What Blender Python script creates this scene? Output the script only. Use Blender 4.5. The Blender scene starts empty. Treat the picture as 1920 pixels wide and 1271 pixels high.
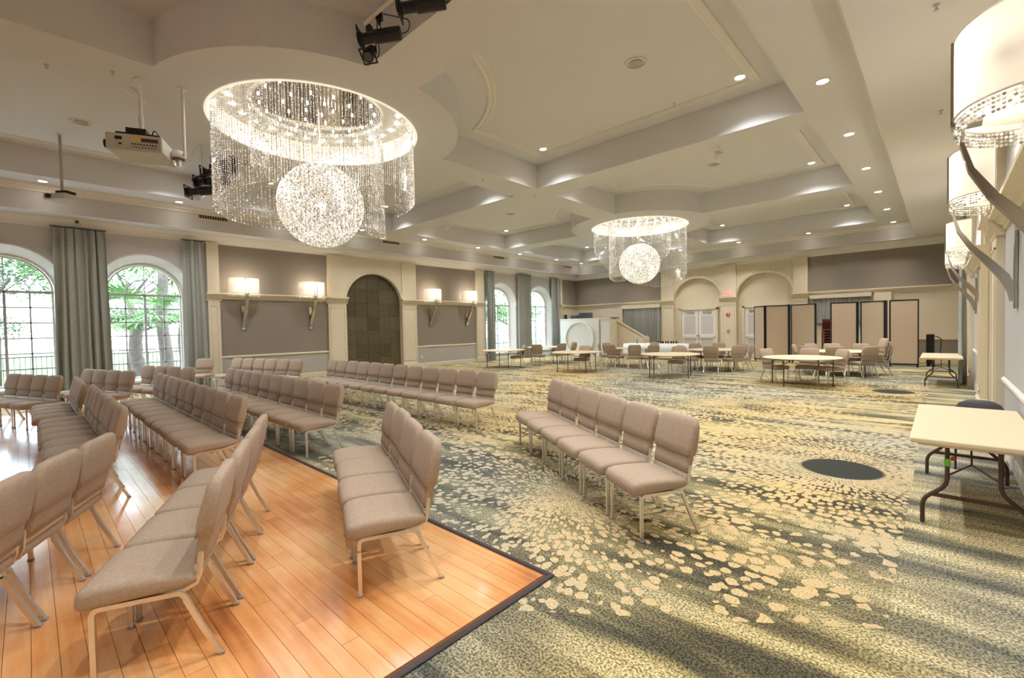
import bpy, bmesh, math, random
from mathutils import Vector, Matrix
random.seed(7)
PI = math.pi
sc = bpy.context.scene
C = sc.collection
# ------------------------------------------------------------------ camera, world, exposure
cam = bpy.data.cameras.new('camera'); co = bpy.data.objects.new('camera', cam); C.objects.link(co)
R = Matrix(((0.72787430, -0.00284350, 0.68570468), (0.68541072, 0.03258717, -0.72742713), (-0.02027673, 0.99946485, 0.02566833)))
co.matrix_world = Matrix.Translation((0, 0, 1.7)) @ R.to_4x4()
cam.sensor_fit = 'HORIZONTAL'; cam.sensor_width = 36; cam.lens = 855.5024 / 1920 * 36
cam.clip_start = .05; cam.clip_end = 300
sc.camera = co
sc.view_settings.view_transform = 'Standard'; sc.view_settings.look = 'None'
sc.view_settings.gamma = 1; sc.view_settings.use_curve_mapping = False
sc.view_settings.exposure = 0.82
wd = bpy.data.worlds.new('sky'); sc.world = wd; wd.use_nodes = True
wd.node_tree.nodes['Background'].inputs[0].default_value = (.74, .87, 1, 1)
wd.node_tree.nodes['Background'].inputs[1].default_value = 8.0
sc.cycles.use_adaptive_sampling = True; sc.cycles.adaptive_threshold = .06; sc.cycles.adaptive_min_samples = 20
sc.cycles.max_bounces = 8; sc.cycles.diffuse_bounces = 4; sc.cycles.glossy_bounces = 3
sc.cycles.transmission_bounces = 6; sc.cycles.transparent_max_bounces = 12
sc.cycles.sample_clamp_indirect = 6; sc.cycles.caustics_reflective = False; sc.cycles.caustics_refractive = False
WARM = (1, .86, .68); SOFT = (.98, .98, 1)
def lamp(name, typ, loc, power, color, radius=.1, rot=None, spot=None, parent=None):
    l = bpy.data.lights.new(name, typ); l.energy = power; l.color = color
    if typ != 'AREA': l.shadow_soft_size = radius
    if spot: l.spot_size = spot; l.spot_blend = .9
    o = bpy.data.objects.new(name, l); C.objects.link(o); o.location = loc
    if rot: o.rotation_euler = rot
    if parent: o.parent = parent
    return o
P_CHAND = 400; P_DOWN = 165; P_SCON = 11

# ------------------------------------------------------------------ materials
def mat(name, col, rough=.6, metal=0, emit=None, es=0, noise=None, bump=0, alpha=None, trans=0, sheen=0, spec=.5):
    m = bpy.data.materials.new(name); m.use_nodes = True
    nt = m.node_tree; b = nt.nodes['Principled BSDF']
    b.inputs['Base Color'].default_value = (*col, 1); b.inputs['Roughness'].default_value = rough
    b.inputs['Metallic'].default_value = metal; b.inputs['Specular IOR Level'].default_value = spec
    if trans: b.inputs['Transmission Weight'].default_value = trans
    if sheen: b.inputs['Sheen Weight'].default_value = sheen
    if emit: b.inputs['Emission Color'].default_value = (*emit, 1); b.inputs['Emission Strength'].default_value = es
    if noise:
        sca, amt = noise
        tc = nt.nodes.new('ShaderNodeTexCoord'); n = nt.nodes.new('ShaderNodeTexNoise'); n.inputs['Scale'].default_value = sca
        n.inputs['Detail'].default_value = 5
        nt.links.new(tc.outputs['Object'], n.inputs['Vector'])
        r = nt.nodes.new('ShaderNodeMapRange'); r.inputs[3].default_value = 1 - amt; r.inputs[4].default_value = 1 + amt
        r.inputs[1].default_value = .3; r.inputs[2].default_value = .7
        nt.links.new(n.outputs['Fac'], r.inputs[0])
        mx = nt.nodes.new('ShaderNodeVectorMath'); mx.operation = 'SCALE'; mx.inputs[0].default_value = col
        nt.links.new(r.outputs[0], mx.inputs['Scale']); nt.links.new(mx.outputs[0], b.inputs['Base Color'])
        if bump:
            bp = nt.nodes.new('ShaderNodeBump'); bp.inputs['Strength'].default_value = bump; bp.inputs['Distance'].default_value = .01
            nt.links.new(n.outputs['Fac'], bp.inputs['Height']); nt.links.new(bp.outputs[0], b.inputs['Normal'])
    return m
M = {}
M['ceil'] = mat('ceiling_paint', (.72, .72, .735), .8, noise=(60, .02), bump=.12)
M['white'] = mat('white_paint', (.80, .77, .72), .5)
M['greige'] = mat('greige_wall', (.60, .58, .575), .75, noise=(40, .02))
M['cream'] = mat('cream_paint', (.74, .655, .50), .5, noise=(3, .02))
M['taupe'] = mat('taupe_wallcovering', (.275, .235, .195), .8, noise=(90, .08), bump=.1)
M['dado'] = mat('dado_grey', (.46, .44, .40), .7, noise=(80, .04))
M['bluegrey'] = mat('blue_grey_wallcovering', (.50, .50, .50), .7, noise=(80, .04))
M['fabric'] = mat('taupe_chair_fabric', (.45, .345, .25), .9, noise=(60, .09), bump=.18, sheen=.06)
M['piping'] = mat('chair_seam', (.20, .165, .13), .9)
M['champ'] = mat('champagne_metal', (.80, .755, .70), .30, .85)
M['chrome'] = mat('polished_chrome', (.50, .475, .45), .14, 1)
M['brown'] = mat('brown_tube', (.10, .055, .045), .4, .3)
M['black'] = mat('black_metal', (.015, .015, .016), .35, .2)
M['muntin'] = mat('muntin_backlit', (.42, .42, .43), .6)  # white glazing bars; their backlit shade is put into the grey
M['glide'] = mat('grey_glide', (.35, .33, .31), .5)
M['rubber'] = mat('dark_rubber', (.03, .03, .03), .8)
M['blackplastic'] = mat('black_plastic', (.03, .03, .035), .5)
M['tabletop'] = mat('beige_tabletop', (.86, .71, .47), .45, noise=(25, .03))
M['partition'] = mat('partition_fabric', (.60, .48, .35), .9, noise=(150, .1), bump=.2)
M['oakcap'] = mat('light_oak', (.66, .50, .33), .5, noise=(12, .15))
M['grille'] = mat('bronze_grille', (.42, .32, .18), .5, .2)
M['glass'] = mat('window_glass', (.95, .98, 1), .0, trans=1, spec=.3)
M['red'] = mat('red_plastic', (.65, .05, .04), .4)
M['pink'] = mat('exit_sign_face', (.85, .35, .30), .5, emit=(1, .35, .3), es=.5)
M['yellow'] = mat('yellow_label', (.85, .65, .05), .5)
M['bulb'] = mat('lit_lamp', (1, 1, 1), .5, emit=(1, .93, .80), es=22)
M['warmbulb'] = mat('warm_lit_bulb', (1, .9, .6), .5, emit=(1, .78, .40), es=6)
M['darkdrum'] = mat('projector_grey', (.55, .53, .48), .5)
M['linen'] = mat('white_linen', (.85, .84, .80), .8)
M['bark'] = mat('bark', (.13, .10, .085), .9, noise=(8, .3))
M['leafa'] = mat('leaves_green', (.13, .24, .07), .8, noise=(3, .4))
M['leafb'] = mat('leaves_grey_green', (.13, .20, .11), .8, noise=(3, .4))
M['lawn'] = mat('lawn', (.09, .18, .035), .95, noise=(2, .3))
M['patio'] = mat('pale_paving', (.45, .44, .42), .9)
M['burg'] = mat('burgundy_upholstery', (.14, .022, .016), .7)
M['gold'] = mat('gold_frame', (.70, .42, .14), .35, .6)
M['green'] = mat('green_tag', (.25, .75, .08), .5)
M['screen'] = mat('dark_screen', (.10, .11, .12), .3)

def nodes(m): return m.node_tree.nodes, m.node_tree.links
def mth(nt, op, a, b=None, c=None):
    n = nt.nodes.new('ShaderNodeMath'); n.operation = op
    for k, v in enumerate((a, b, c)):
        if v is None: continue
        if isinstance(v, (int, float)): n.inputs[k].default_value = v
        else: nt.links.new(v, n.inputs[k])
    return n.outputs[0]
def ramp(nt, fac, stops):
    r = nt.nodes.new('ShaderNodeValToRGB'); e = r.color_ramp.elements
    while len(e) < len(stops): e.new(.5)
    for k, (p, c) in enumerate(stops): e[k].position = p; e[k].color = (*c, 1)
    nt.links.new(fac, r.inputs[0]); return r.outputs[0]
def mixc(nt, fac, a, b, mode='MIX'):
    n = nt.nodes.new('ShaderNodeMix'); n.data_type = 'RGBA'; n.blend_type = mode
    for k, v in ((0, fac), (6, a), (7, b)):
        if isinstance(v, (int, float)): n.inputs[k].default_value = v
        elif isinstance(v, tuple): n.inputs[k].default_value = (*v, 1)
        else: nt.links.new(v, n.inputs[k])
    return n.outputs[2]

def carpet():
    m = bpy.data.materials.new('swirl_carpet'); m.use_nodes = True; nt = m.node_tree
    b = nt.nodes['Principled BSDF']; b.inputs['Roughness'].default_value = .95; b.inputs['Specular IOR Level'].default_value = .15
    geo = nt.nodes.new('ShaderNodeNewGeometry'); sep = nt.nodes.new('ShaderNodeSeparateXYZ'); nt.links.new(geo.outputs['Position'], sep.inputs[0])
    X, Y = sep.outputs[0], sep.outputs[1]
    def noise(vec, scale, det=4, sc3=None):
        mp = nt.nodes.new('ShaderNodeMapping'); mp.inputs['Scale'].default_value = sc3 or (1, 1, 1); nt.links.new(vec, mp.inputs[0])
        n = nt.nodes.new('ShaderNodeTexNoise'); n.inputs['Scale'].default_value = scale; n.inputs['Detail'].default_value = det
        nt.links.new(mp.outputs[0], n.inputs['Vector']); return n.outputs['Fac']
    pos = geo.outputs['Position']
    streak = noise(pos, 1.35, 10, (.42, 2.6, 1))
    big = noise(pos, .22, 2)
    base = ramp(nt, streak, [(.38, (.12, .112, .08)), (.45, (.25, .22, .13)), (.51, (.47, .405, .215)), (.60, (.70, .60, .35))])
    cool = ramp(nt, streak, [(.36, (.13, .145, .15)), (.48, (.27, .28, .25)), (.62, (.47, .47, .40))])
    bf = ramp(nt, big, [(.42, (0, 0, 0)), (.60, (1, 1, 1))])
    base = mixc(nt, bf, base, cool)
    speck = noise(pos, 75, 3)
    sp = ramp(nt, speck, [(.40, (.42, .39, .34)), (.60, (1.6, 1.52, 1.32))])
    base = mixc(nt, 1.0, base, sp, 'MULTIPLY')
    # medallions: rings of cream blobs round each centre
    cents = [(-2.75, 3.7, 3.6), (-.84, 6.35, 3.3), (-5.95, 11.4, 3.6), (-.84, 13.95, 3.3), (-6.6, 6.6, 3.4), (-3.4, 10.0, 2.6), (-2.9, 16.6, 3.2), (-9.7, 8.7, 3.4), (-9.6, 13.4, 3.2), (-12.9, 7.2, 3.2), (-13.4, 12.2, 3.3), (-8.2, 18.2, 3.2), (-13.0, 17.8, 3.2), (-9.7, 3.9, 2.9), (-13.6, 3.6, 2.6)]
    total = None
    jit = noise(pos, 1.3, 3); wob = mth(nt, 'MULTIPLY', noise(pos, 11, 1), .7); wob2 = mth(nt, 'MULTIPLY', noise(pos, 9, 1, (1.3, .9, 1)), .9)
    for i, (cx, cy, rr) in enumerate(cents):
        dx = mth(nt, 'SUBTRACT', X, cx); dy = mth(nt, 'SUBTRACT', Y, cy)
        r = mth(nt, 'SQRT', mth(nt, 'ADD', mth(nt, 'MULTIPLY', dx, dx), mth(nt, 'MULTIPLY', dy, dy)))
        th = mth(nt, 'ARCTAN2', dy, dx)
        # ring index grows with sqrt-like spacing so cells get bigger outwards
        u = mth(nt, 'ADD', mth(nt, 'MULTIPLY', mth(nt, 'POWER', r, .62), 18.5), wob)
        v = mth(nt, 'ADD', mth(nt, 'MULTIPLY', th, 19.5), wob2)
        cv = nt.nodes.new('ShaderNodeCombineXYZ'); nt.links.new(u, cv.inputs[0]); nt.links.new(v, cv.inputs[1]); cv.inputs[2].default_value = i * 7.3
        vo = nt.nodes.new('ShaderNodeTexVoronoi'); vo.voronoi_dimensions = '3D'; vo.feature = 'F1'; vo.inputs['Scale'].default_value = 1; vo.inputs['Randomness'].default_value = .62
        nt.links.new(cv.outputs[0], vo.inputs['Vector'])
        q = mth(nt, 'DIVIDE', r, rr)
        thr = mth(nt, 'SUBTRACT', .815, mth(nt, 'ADD', mth(nt, 'MULTIPLY', mth(nt, 'POWER', q, 2), .17), mth(nt, 'MULTIPLY', jit, .66)))
        hit = mth(nt, 'LESS_THAN', vo.outputs['Distance'], thr)
        inn = .40 if cx > -1 else .0
        hit = mth(nt, 'MULTIPLY', hit, mth(nt, 'GREATER_THAN', r, inn))
        hit = mth(nt, 'MULTIPLY', hit, mth(nt, 'LESS_THAN', mth(nt, 'ADD', q, mth(nt, 'MULTIPLY', mth(nt, 'SUBTRACT', jit, .5), .6)), 1.0))
        if total is None: total, best = hit, q
        else:
            near = mth(nt, 'LESS_THAN', q, best)
            total = mth(nt, 'ADD', mth(nt, 'MULTIPLY', hit, near), mth(nt, 'MULTIPLY', total, mth(nt, 'SUBTRACT', 1.0, near)))
            best = mth(nt, 'MINIMUM', q, best)
        if cx > -1:
            dk = mth(nt, 'LESS_THAN', r, .38)
            base = mixc(nt, dk, base, (.085, .09, .075))
    dkz = mth(nt, 'MULTIPLY', mth(nt, 'SUBTRACT', 1.0, mth(nt, 'MINIMUM', best, 1.0)), 1.3)
    base = mixc(nt, mth(nt, 'MULTIPLY', mth(nt, 'MINIMUM', dkz, .8), mth(nt, 'LESS_THAN', X, -.22)), base, mixc(nt, 1.0, base, (.50, .52, .50), 'MULTIPLY'))
    # plain border tiles beside the right wall and near the camera
    total = mth(nt, 'MULTIPLY', total, mth(nt, 'LESS_THAN', X, -.22))
    total = mth(nt, 'MULTIPLY', total, mth(nt, 'GREATER_THAN', mth(nt, 'SUBTRACT', Y, mth(nt, 'MULTIPLY', X, .75)), 3.35))
    cream = mixc(nt, bf, (.66, .49, .25), (.54, .49, .37))
    crm = mixc(nt, .35, cream, mixc(nt, 1.0, cream, sp, 'MULTIPLY'))
    fin = mixc(nt, total, base, crm)
    nt.links.new(fin, b.inputs['Base Color'])
    bp = nt.nodes.new('ShaderNodeBump'); bp.inputs['Strength'].default_value = .35; bp.inputs['Distance'].default_value = .006
    nt.links.new(speck, bp.inputs['Height']); nt.links.new(bp.outputs[0], b.inputs['Normal'])
    return m
M['carpet'] = carpet()
def wood():
    m = bpy.data.materials.new('maple_plank'); m.use_nodes = True; nt = m.node_tree
    b = nt.nodes['Principled BSDF']
    oi = nt.nodes.new('ShaderNodeObjectInfo'); geo = nt.nodes.new('ShaderNodeNewGeometry')
    mp = nt.nodes.new('ShaderNodeMapping'); mp.inputs['Scale'].default_value = (1.5, 22, 1); nt.links.new(geo.outputs['Position'], mp.inputs[0])
    n = nt.nodes.new('ShaderNodeTexNoise'); n.inputs['Scale'].default_value = 1; n.inputs['Detail'].default_value = 6; nt.links.new(mp.outputs[0], n.inputs['Vector'])
    n2 = nt.nodes.new('ShaderNodeTexNoise'); n2.inputs['Scale'].default_value = .9; n2.inputs['Detail'].default_value = 5; nt.links.new(geo.outputs['Position'], n2.inputs['Vector'])
    f = mth(nt, 'ADD', mth(nt, 'MULTIPLY', oi.outputs['Random'], .15), mth(nt, 'MULTIPLY', n.outputs['Fac'], .40))
    f = mth(nt, 'ADD', f, mth(nt, 'MULTIPLY', mth(nt, 'SUBTRACT', n2.outputs['Fac'], .45), 1.25))
    c = ramp(nt, f, [(.0, (.40, .11, .03)), (.25, (.78, .34, .11)), (.52, (.93, .54, .24))])
    nt.links.new(c, b.inputs['Base Color'])
    rr = mth(nt, 'ADD', mth(nt, 'MULTIPLY', n2.outputs['Fac'], .22), .10); nt.links.new(rr, b.inputs['Roughness'])
    b.inputs['Coat Weight'].default_value = .55; b.inputs['Coat Roughness'].default_value = .12
    return m
M['wood'] = wood()
def drape():
    m = bpy.data.materials.new('chevron_drape'); m.use_nodes = True; nt = m.node_tree
    b = nt.nodes['Principled BSDF']; b.inputs['Roughness'].default_value = .85
    tc = nt.nodes.new('ShaderNodeTexCoord'); sep = nt.nodes.new('ShaderNodeSeparateXYZ'); nt.links.new(tc.outputs['UV'], sep.inputs[0])
    zig = mth(nt, 'PINGPONG', mth(nt, 'MULTIPLY', sep.outputs[0], 13), .5)
    f = mth(nt, 'FRACT', mth(nt, 'ADD', mth(nt, 'MULTIPLY', sep.outputs[1], 19), zig))
    c = ramp(nt, f, [(.0, (.28, .30, .285)), (.42, (.28, .30, .285)), (.5, (.42, .43, .39)), (.95, (.42, .43, .39))])
    nt.links.new(c, b.inputs['Base Color']); return m
M['drape'] = drape()
def leather():
    m = bpy.data.materials.new('bronze_leather_tile'); m.use_nodes = True; nt = m.node_tree
    b = nt.nodes['Principled BSDF']; b.inputs['Roughness'].default_value = .45; b.inputs['Metallic'].default_value = .35
    oi = nt.nodes.new('ShaderNodeObjectInfo'); tc = nt.nodes.new('ShaderNodeTexCoord')
    n = nt.nodes.new('ShaderNodeTexNoise'); n.inputs['Scale'].default_value = 14; n.inputs['Detail'].default_value = 6; nt.links.new(tc.outputs['Object'], n.inputs['Vector'])
    f = mth(nt, 'ADD', mth(nt, 'MULTIPLY', oi.outputs['Random'], .30), mth(nt, 'MULTIPLY', n.outputs['Fac'], .6))
    nt.links.new(ramp(nt, f, [(.2, (.07, .056, .032)), (.8, (.20, .168, .10))]), b.inputs['Base Color'])
    return m
M['leather'] = leather()
def shade_mat():
    m = bpy.data.materials.new('shade_fabric'); m.use_nodes = True; nt = m.node_tree
    b = nt.nodes['Principled BSDF']; out = nt.nodes['Material Output']
    b.inputs['Base Color'].default_value = (.88, .86, .82, 1); b.inputs['Roughness'].default_value = .8
    t = nt.nodes.new('ShaderNodeBsdfTranslucent'); t.inputs[0].default_value = (.92, .87, .78, 1)
    mx = nt.nodes.new('ShaderNodeMixShader'); mx.inputs[0].default_value = .30
    nt.links.new(b.outputs[0], mx.inputs[1]); nt.links.new(t.outputs[0], mx.inputs[2]); nt.links.new(mx.outputs[0], out.inputs[0])
    return m
M['shade'] = shade_mat()
M['ring'] = mat('recess_wall_glow', (.88, .82, .66), .4, emit=(1, .92, .72), es=.38, noise=(60, .15))  # recess wall is no lamp; light falling on it is painted as emission
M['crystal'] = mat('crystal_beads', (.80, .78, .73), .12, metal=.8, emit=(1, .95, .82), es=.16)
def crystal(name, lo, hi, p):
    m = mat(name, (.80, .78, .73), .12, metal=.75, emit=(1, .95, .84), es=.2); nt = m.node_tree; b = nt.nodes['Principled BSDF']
    g = nt.nodes.new('ShaderNodeNewGeometry'); e = mth(nt, 'ADD', mth(nt, 'MULTIPLY', mth(nt, 'POWER', g.outputs['Random Per Island'], p), hi), lo)  # random glow and tone per bead paint in the sparkle of lit crystal
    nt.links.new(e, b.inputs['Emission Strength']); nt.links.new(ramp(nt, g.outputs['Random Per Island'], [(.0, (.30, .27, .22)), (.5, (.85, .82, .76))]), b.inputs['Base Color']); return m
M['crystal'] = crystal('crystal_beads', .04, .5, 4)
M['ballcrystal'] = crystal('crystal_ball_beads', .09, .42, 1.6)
M['mirror'] = mat('mirror_canopy', (.62, .58, .52), .06, 1)
M['pin'] = mat('pin_lights', (1, 1, 1), .4, emit=(1, .97, .88), es=30)

# ------------------------------------------------------------------ mesh helpers
def obj(name, bm, m, parent=None, smooth=False, kind=None):
    me = bpy.data.meshes.new(name); bmesh.ops.recalc_face_normals(bm, faces=bm.faces[:]); bm.to_mesh(me); bm.free()
    if isinstance(m, (list, tuple)):
        for x in m: me.materials.append(x)
    else: me.materials.append(m)
    if smooth:
        for p in me.polygons: p.use_smooth = True
    o = bpy.data.objects.new(name, me); C.objects.link(o)
    if parent: o.parent = parent
    if kind: o['kind'] = kind
    return o
def struct(name, bm, m, parent=None, smooth=False): return obj(name, bm, m, parent, smooth, None if parent else 'structure')
def NB(): return bmesh.new()
def box(bm, a, b, mi=0):
    (x0, y0, z0), (x1, y1, z1) = a, b
    v = [bm.verts.new(p) for p in ((x0,y0,z0),(x1,y0,z0),(x1,y1,z0),(x0,y1,z0),(x0,y0,z1),(x1,y0,z1),(x1,y1,z1),(x0,y1,z1))]
    for f in ((0,3,2,1),(4,5,6,7),(0,1,5,4),(1,2,6,5),(2,3,7,6),(3,0,4,7)):
        bm.faces.new([v[i] for i in f]).material_index = mi
    return v
def bbox(bm, a, b, bev=.01, seg=2):
    t = bmesh.new(); box(t, a, b); bmesh.ops.bevel(t, geom=t.edges[:], offset=bev, segments=seg, affect='EDGES', profile=.5)
    merge(bm, t)
def merge(bm, t, mtx=None):
    if mtx: bmesh.ops.transform(t, matrix=mtx, verts=t.verts[:])
    me = bpy.data.meshes.new('t'); t.to_mesh(me); t.free(); bm.from_mesh(me); bpy.data.meshes.remove(me)
def loft(bm, secs, caps=True, close=True):
    rings = [[bm.verts.new(p) for p in s] for s in secs]; n = len(rings[0])
    for a, b in zip(rings, rings[1:]):
        for i in range(n if close else n - 1):
            j = (i + 1) % n; bm.faces.new((a[i], a[j], b[j], b[i]))
    if caps and close: bm.faces.new(rings[0][::-1]); bm.faces.new(rings[-1])
    return rings
def tube(bm, pts, r, n=8, caps=True, flat=None):
    pts = [Vector(p) for p in pts]; secs = []
    up = None
    for i, p in enumerate(pts):
        d = (pts[min(i + 1, len(pts) - 1)] - pts[max(i - 1, 0)]).normalized()
        if up is None:
            up = Vector((0, 0, 1)) if abs(d.z) < .9 else Vector((1, 0, 0))
        s = d.cross(up).normalized(); up = s.cross(d).normalized()
        a, b = (r, r) if flat is None else flat
        rr = r if not isinstance(r, (list, tuple)) else r[i]
        if flat is None: a = b = rr
        secs.append([p + s * a * math.cos(2 * PI * k / n + PI / n) + up * b * math.sin(2 * PI * k / n + PI / n) for k in range(n)])
    loft(bm, secs, caps)
def bend(pts, rad, n=4):
    pts = [Vector(p) for p in pts]; out = [pts[0]]
    for a, b, c in zip(pts, pts[1:], pts[2:]):
        u = (a - b).normalized(); v = (c - b).normalized(); k = min(rad, (a - b).length * .49, (c - b).length * .49)
        for i in range(n + 1):
            t = i / n; out.append((b + u * k) * (1 - t) ** 2 + b * 2 * t * (1 - t) + (b + v * k) * t * t)
    out.append(pts[-1]); return out
def cyl(bm, c, r, z0, z1, n=16, r2=None):
    r2 = r if r2 is None else r2
    loft(bm, [[(c[0] + r * math.cos(2*PI*k/n), c[1] + r * math.sin(2*PI*k/n), z0) for k in range(n)], [(c[0] + r2 * math.cos(2*PI*k/n), c[1] + r2 * math.sin(2*PI*k/n), z1) for k in range(n)]])
def fill(bm, loops, fn):
    es = []
    for lp in loops:
        vs = [bm.verts.new(fn(*p)) for p in lp]
        es += [bm.edges.new((vs[i], vs[(i + 1) % len(vs)])) for i in range(len(vs))]
    bmesh.ops.triangle_fill(bm, use_beauty=True, edges=es)
def rrect(cx, cy, w, h, r, n=3):
    out = []
    for sx, sy, a0 in ((1, 1, 0), (-1, 1, 90), (-1, -1, 180), (1, -1, 270)):
        for k in range(n + 1):
            a = math.radians(a0 + 90 * k / n); out.append((cx + sx * (w / 2 - r) + r * math.cos(a), cy + sy * (h / 2 - r) + r * math.sin(a)))
    return out
def empty(name, loc, rz=0, label=None, cat=None, group=None):
    o = bpy.data.objects.new(name, None); C.objects.link(o); o.location = loc; o.rotation_euler = (0, 0, rz); o.empty_display_size = .1
    tag(o, label, cat, group); return o
def tag(o, label=None, cat=None, group=None, kind=None):
    if label: o['label'] = label
    if cat: o['category'] = cat
    if group: o['group'] = group
    if kind: o['kind'] = kind
    return o
def children(o, tab={}):
    return [c for c in o.children]
def copy_tree(o, parent=None, kids=None):
    kids = kids or KIDS
    c = o.copy(); C.objects.link(c); c.parent = parent
    for ch in kids(o): copy_tree(ch, c, kids)
    return c
def KIDS(o): return list(o.children)

XL, XR, YF, YB, H1, H2, H3 = -17.0, .6, 24.0, -12.0, 4.82, 5.45, 6.1

# ------------------------------------------------------------------ floor
bm = NB(); loft(bm, [[(XL - .4, YB, -.05), (XR + .3, YB, -.05), (XR + .3, YF + .3, -.05), (XL - .4, YF + .3, -.05)], [(XL - .4, YB, 0), (XR + .3, YB, 0), (XR + .3, YF + .3, 0), (XL - .4, YF + .3, 0)]])
floor = struct('floor', bm, M['carpet'])
WX0, WX1, WY0, WY1 = -14.9, -1.95, -7.0, 2.37
bm = NB(); box(bm, (WX0, WY0, .0005), (WX1, WY1, .006)); sub = obj('plank_bed', bm, mat('dark_joint', (.16, .06, .02), .7), floor)
PW = .104; plank_cells = []
row = 0; y = WY1 - .02
while y - PW > WY0:
    x = WX1 - .02 - (row % 5) * .37; x1 = WX1 - .02
    while x1 > WX0 + .05:
        L = 1.15 + .55 * ((row * 7 + int(-x1 * 3)) % 4) / 3
        if row % 5 and x1 == WX1 - .02: L = (row % 5) * .37
        x0 = max(x1 - L, WX0 + .02); plank_cells.append((x0, x1, y - PW, y)); x1 = x0
    y -= PW; row += 1
plank_cells.sort(key=lambda c: math.hypot((c[0] + c[1]) / 2 + 2.4, ((c[2] + c[3]) / 2 - 1.0) * 1.3))
# keep what the camera can see first
def infront(c):
    p = Vector(((c[0] + c[1]) / 2, (c[2] + c[3]) / 2, -1.7)); q = R.transposed() @ p
    return q.z < -.3 and abs(q.x / -q.z) < 1.3
vis = [c for c in plank_cells if infront(c)]; hid = [c for c in plank_cells if not infront(c)]
pm = {}
for c in vis[:290]:
    L = round(c[1] - c[0], 3); g = .0012
    if L not in pm:
        b_ = NB(); box(b_, (-L / 2 + g, -PW / 2 + g, 0), (L / 2 - g, PW / 2 - g, .005)); me = bpy.data.meshes.new('plank'); bmesh.ops.recalc_face_normals(b_, faces=b_.faces[:]); b_.to_mesh(me); b_.free(); me.materials.append(M['wood']); pm[L] = me
    o = bpy.data.objects.new('plank', pm[L]); C.objects.link(o); o.parent = floor; o.location = ((c[0] + c[1]) / 2, (c[2] + c[3]) / 2, .006)
bm = NB()
for c in vis[290:] + hid: box(bm, (c[0] + .0012, c[2] + .0012, .006), (c[1] - .0012, c[3] - .0012, .011))
obj('plank_field', bm, M['wood'], floor, kind='stuff')
for a, b_ in (((WX1, WY0), (WX1 + .038, WY1 + .038)), ((WX0, WY1), (WX1, WY1 + .038))):
    bm = NB(); bbox(bm, (a[0], a[1], 0), (b_[0], b_[1], .013), .004, 1); obj('edge_strip', bm, mat('dark_bronze_strip', (.07, .055, .06), .45, .3), floor)

# ------------------------------------------------------------------ ceiling
CH = [(-8.5, 3.87), (-8.5, 16.27), (-8.5, -8.53)]
def outline(x0, x1, y0, y1, r, n=14):
    pts = []
    for (cx, cy, dx, dy) in ((x0, y0, 1, 1), (x1, y0, -1, 1), (x1, y1, -1, -1), (x0, y1, 1, -1)):
        hit = None
        for (ax, ay) in CH:
            if math.hypot(ax - cx, ay - cy) < r: hit = (ax, ay)
        if not hit: pts.append((cx, cy)); continue
        ax, ay = hit
        py = ay + dy * math.sqrt(r * r - (cx - ax) ** 2); px = ax + dx * math.sqrt(r * r - (cy - ay) ** 2)
        A = (cx, py); B = (px, cy)
        a0 = math.atan2(A[1] - ay, A[0] - ax); a1 = math.atan2(B[1] - ay, B[0] - ax)
        if a1 - a0 > PI: a1 -= 2 * PI
        if a0 - a1 > PI: a1 += 2 * PI
        arc = [(ax + r * math.cos(a0 + (a1 - a0) * k / n), ay + r * math.sin(a0 + (a1 - a0) * k / n)) for k in range(n + 1)]
        # arriving order: corners go counter-clockwise
        if (dx, dy) in ((1, 1), (-1, -1)): pts += arc
        else: pts += arc[::-1]
    return pts
cols = [(-15.3, -8.95), (-8.05, -1.8)]; rows = [(-8.1, -2.75), (-1.9, 3.45), (4.3, 9.65), (10.52, 15.84), (16.7, 22.36)]
RD = 2.58
cells = [(x0, x1, y0, y1) for x0, x1 in cols for y0, y1 in rows]
bm = NB()
outer = [(-16.25, YB + .6), (-.74, YB + .6), (-.74, 23.4), (-16.25, 23.4)]
fill(bm, [outer] + [outline(*c, RD) for c in cells] + [[(cx + 1.78 * math.cos(2*PI*k/72), cy + 1.78 * math.sin(2*PI*k/72)) for k in range(72)] for cx, cy in CH], lambda x, y: (x, y, H2))
ceiling = struct('ceiling', bm, M['ceil'])
for c in cells:
    bm = NB(); o_ = outline(*c, RD)
    loft(bm, [[(x, y, H2) for x, y in o_], [(x, y, H3) for x, y in o_]], caps=False)
    fill(bm, [o_], lambda x, y: (x, y, H3)); cf = obj('coffer', bm, M['ceil'], ceiling)
    bm = NB()
    def ins(d): return outline(c[0] + d * .8, c[1] - d, c[2] + d * .75, c[3] - d * .75, RD + d)
    prof = [(.58, H3), (.59, H3 - .03), (.63, H3 - .035), (.65, H3 - .012), (.68, H3 - .012), (.70, H3 - .03), (.73, H3 - .03), (.74, H3)]
    secs = [[(x, y, z) for x, y in ins(d)] for d, z in prof]
    if len({len(s) for s in secs}) == 1: loft(bm, secs, caps=False); obj('coffer_moulding', bm, M['white'], cf)
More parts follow.
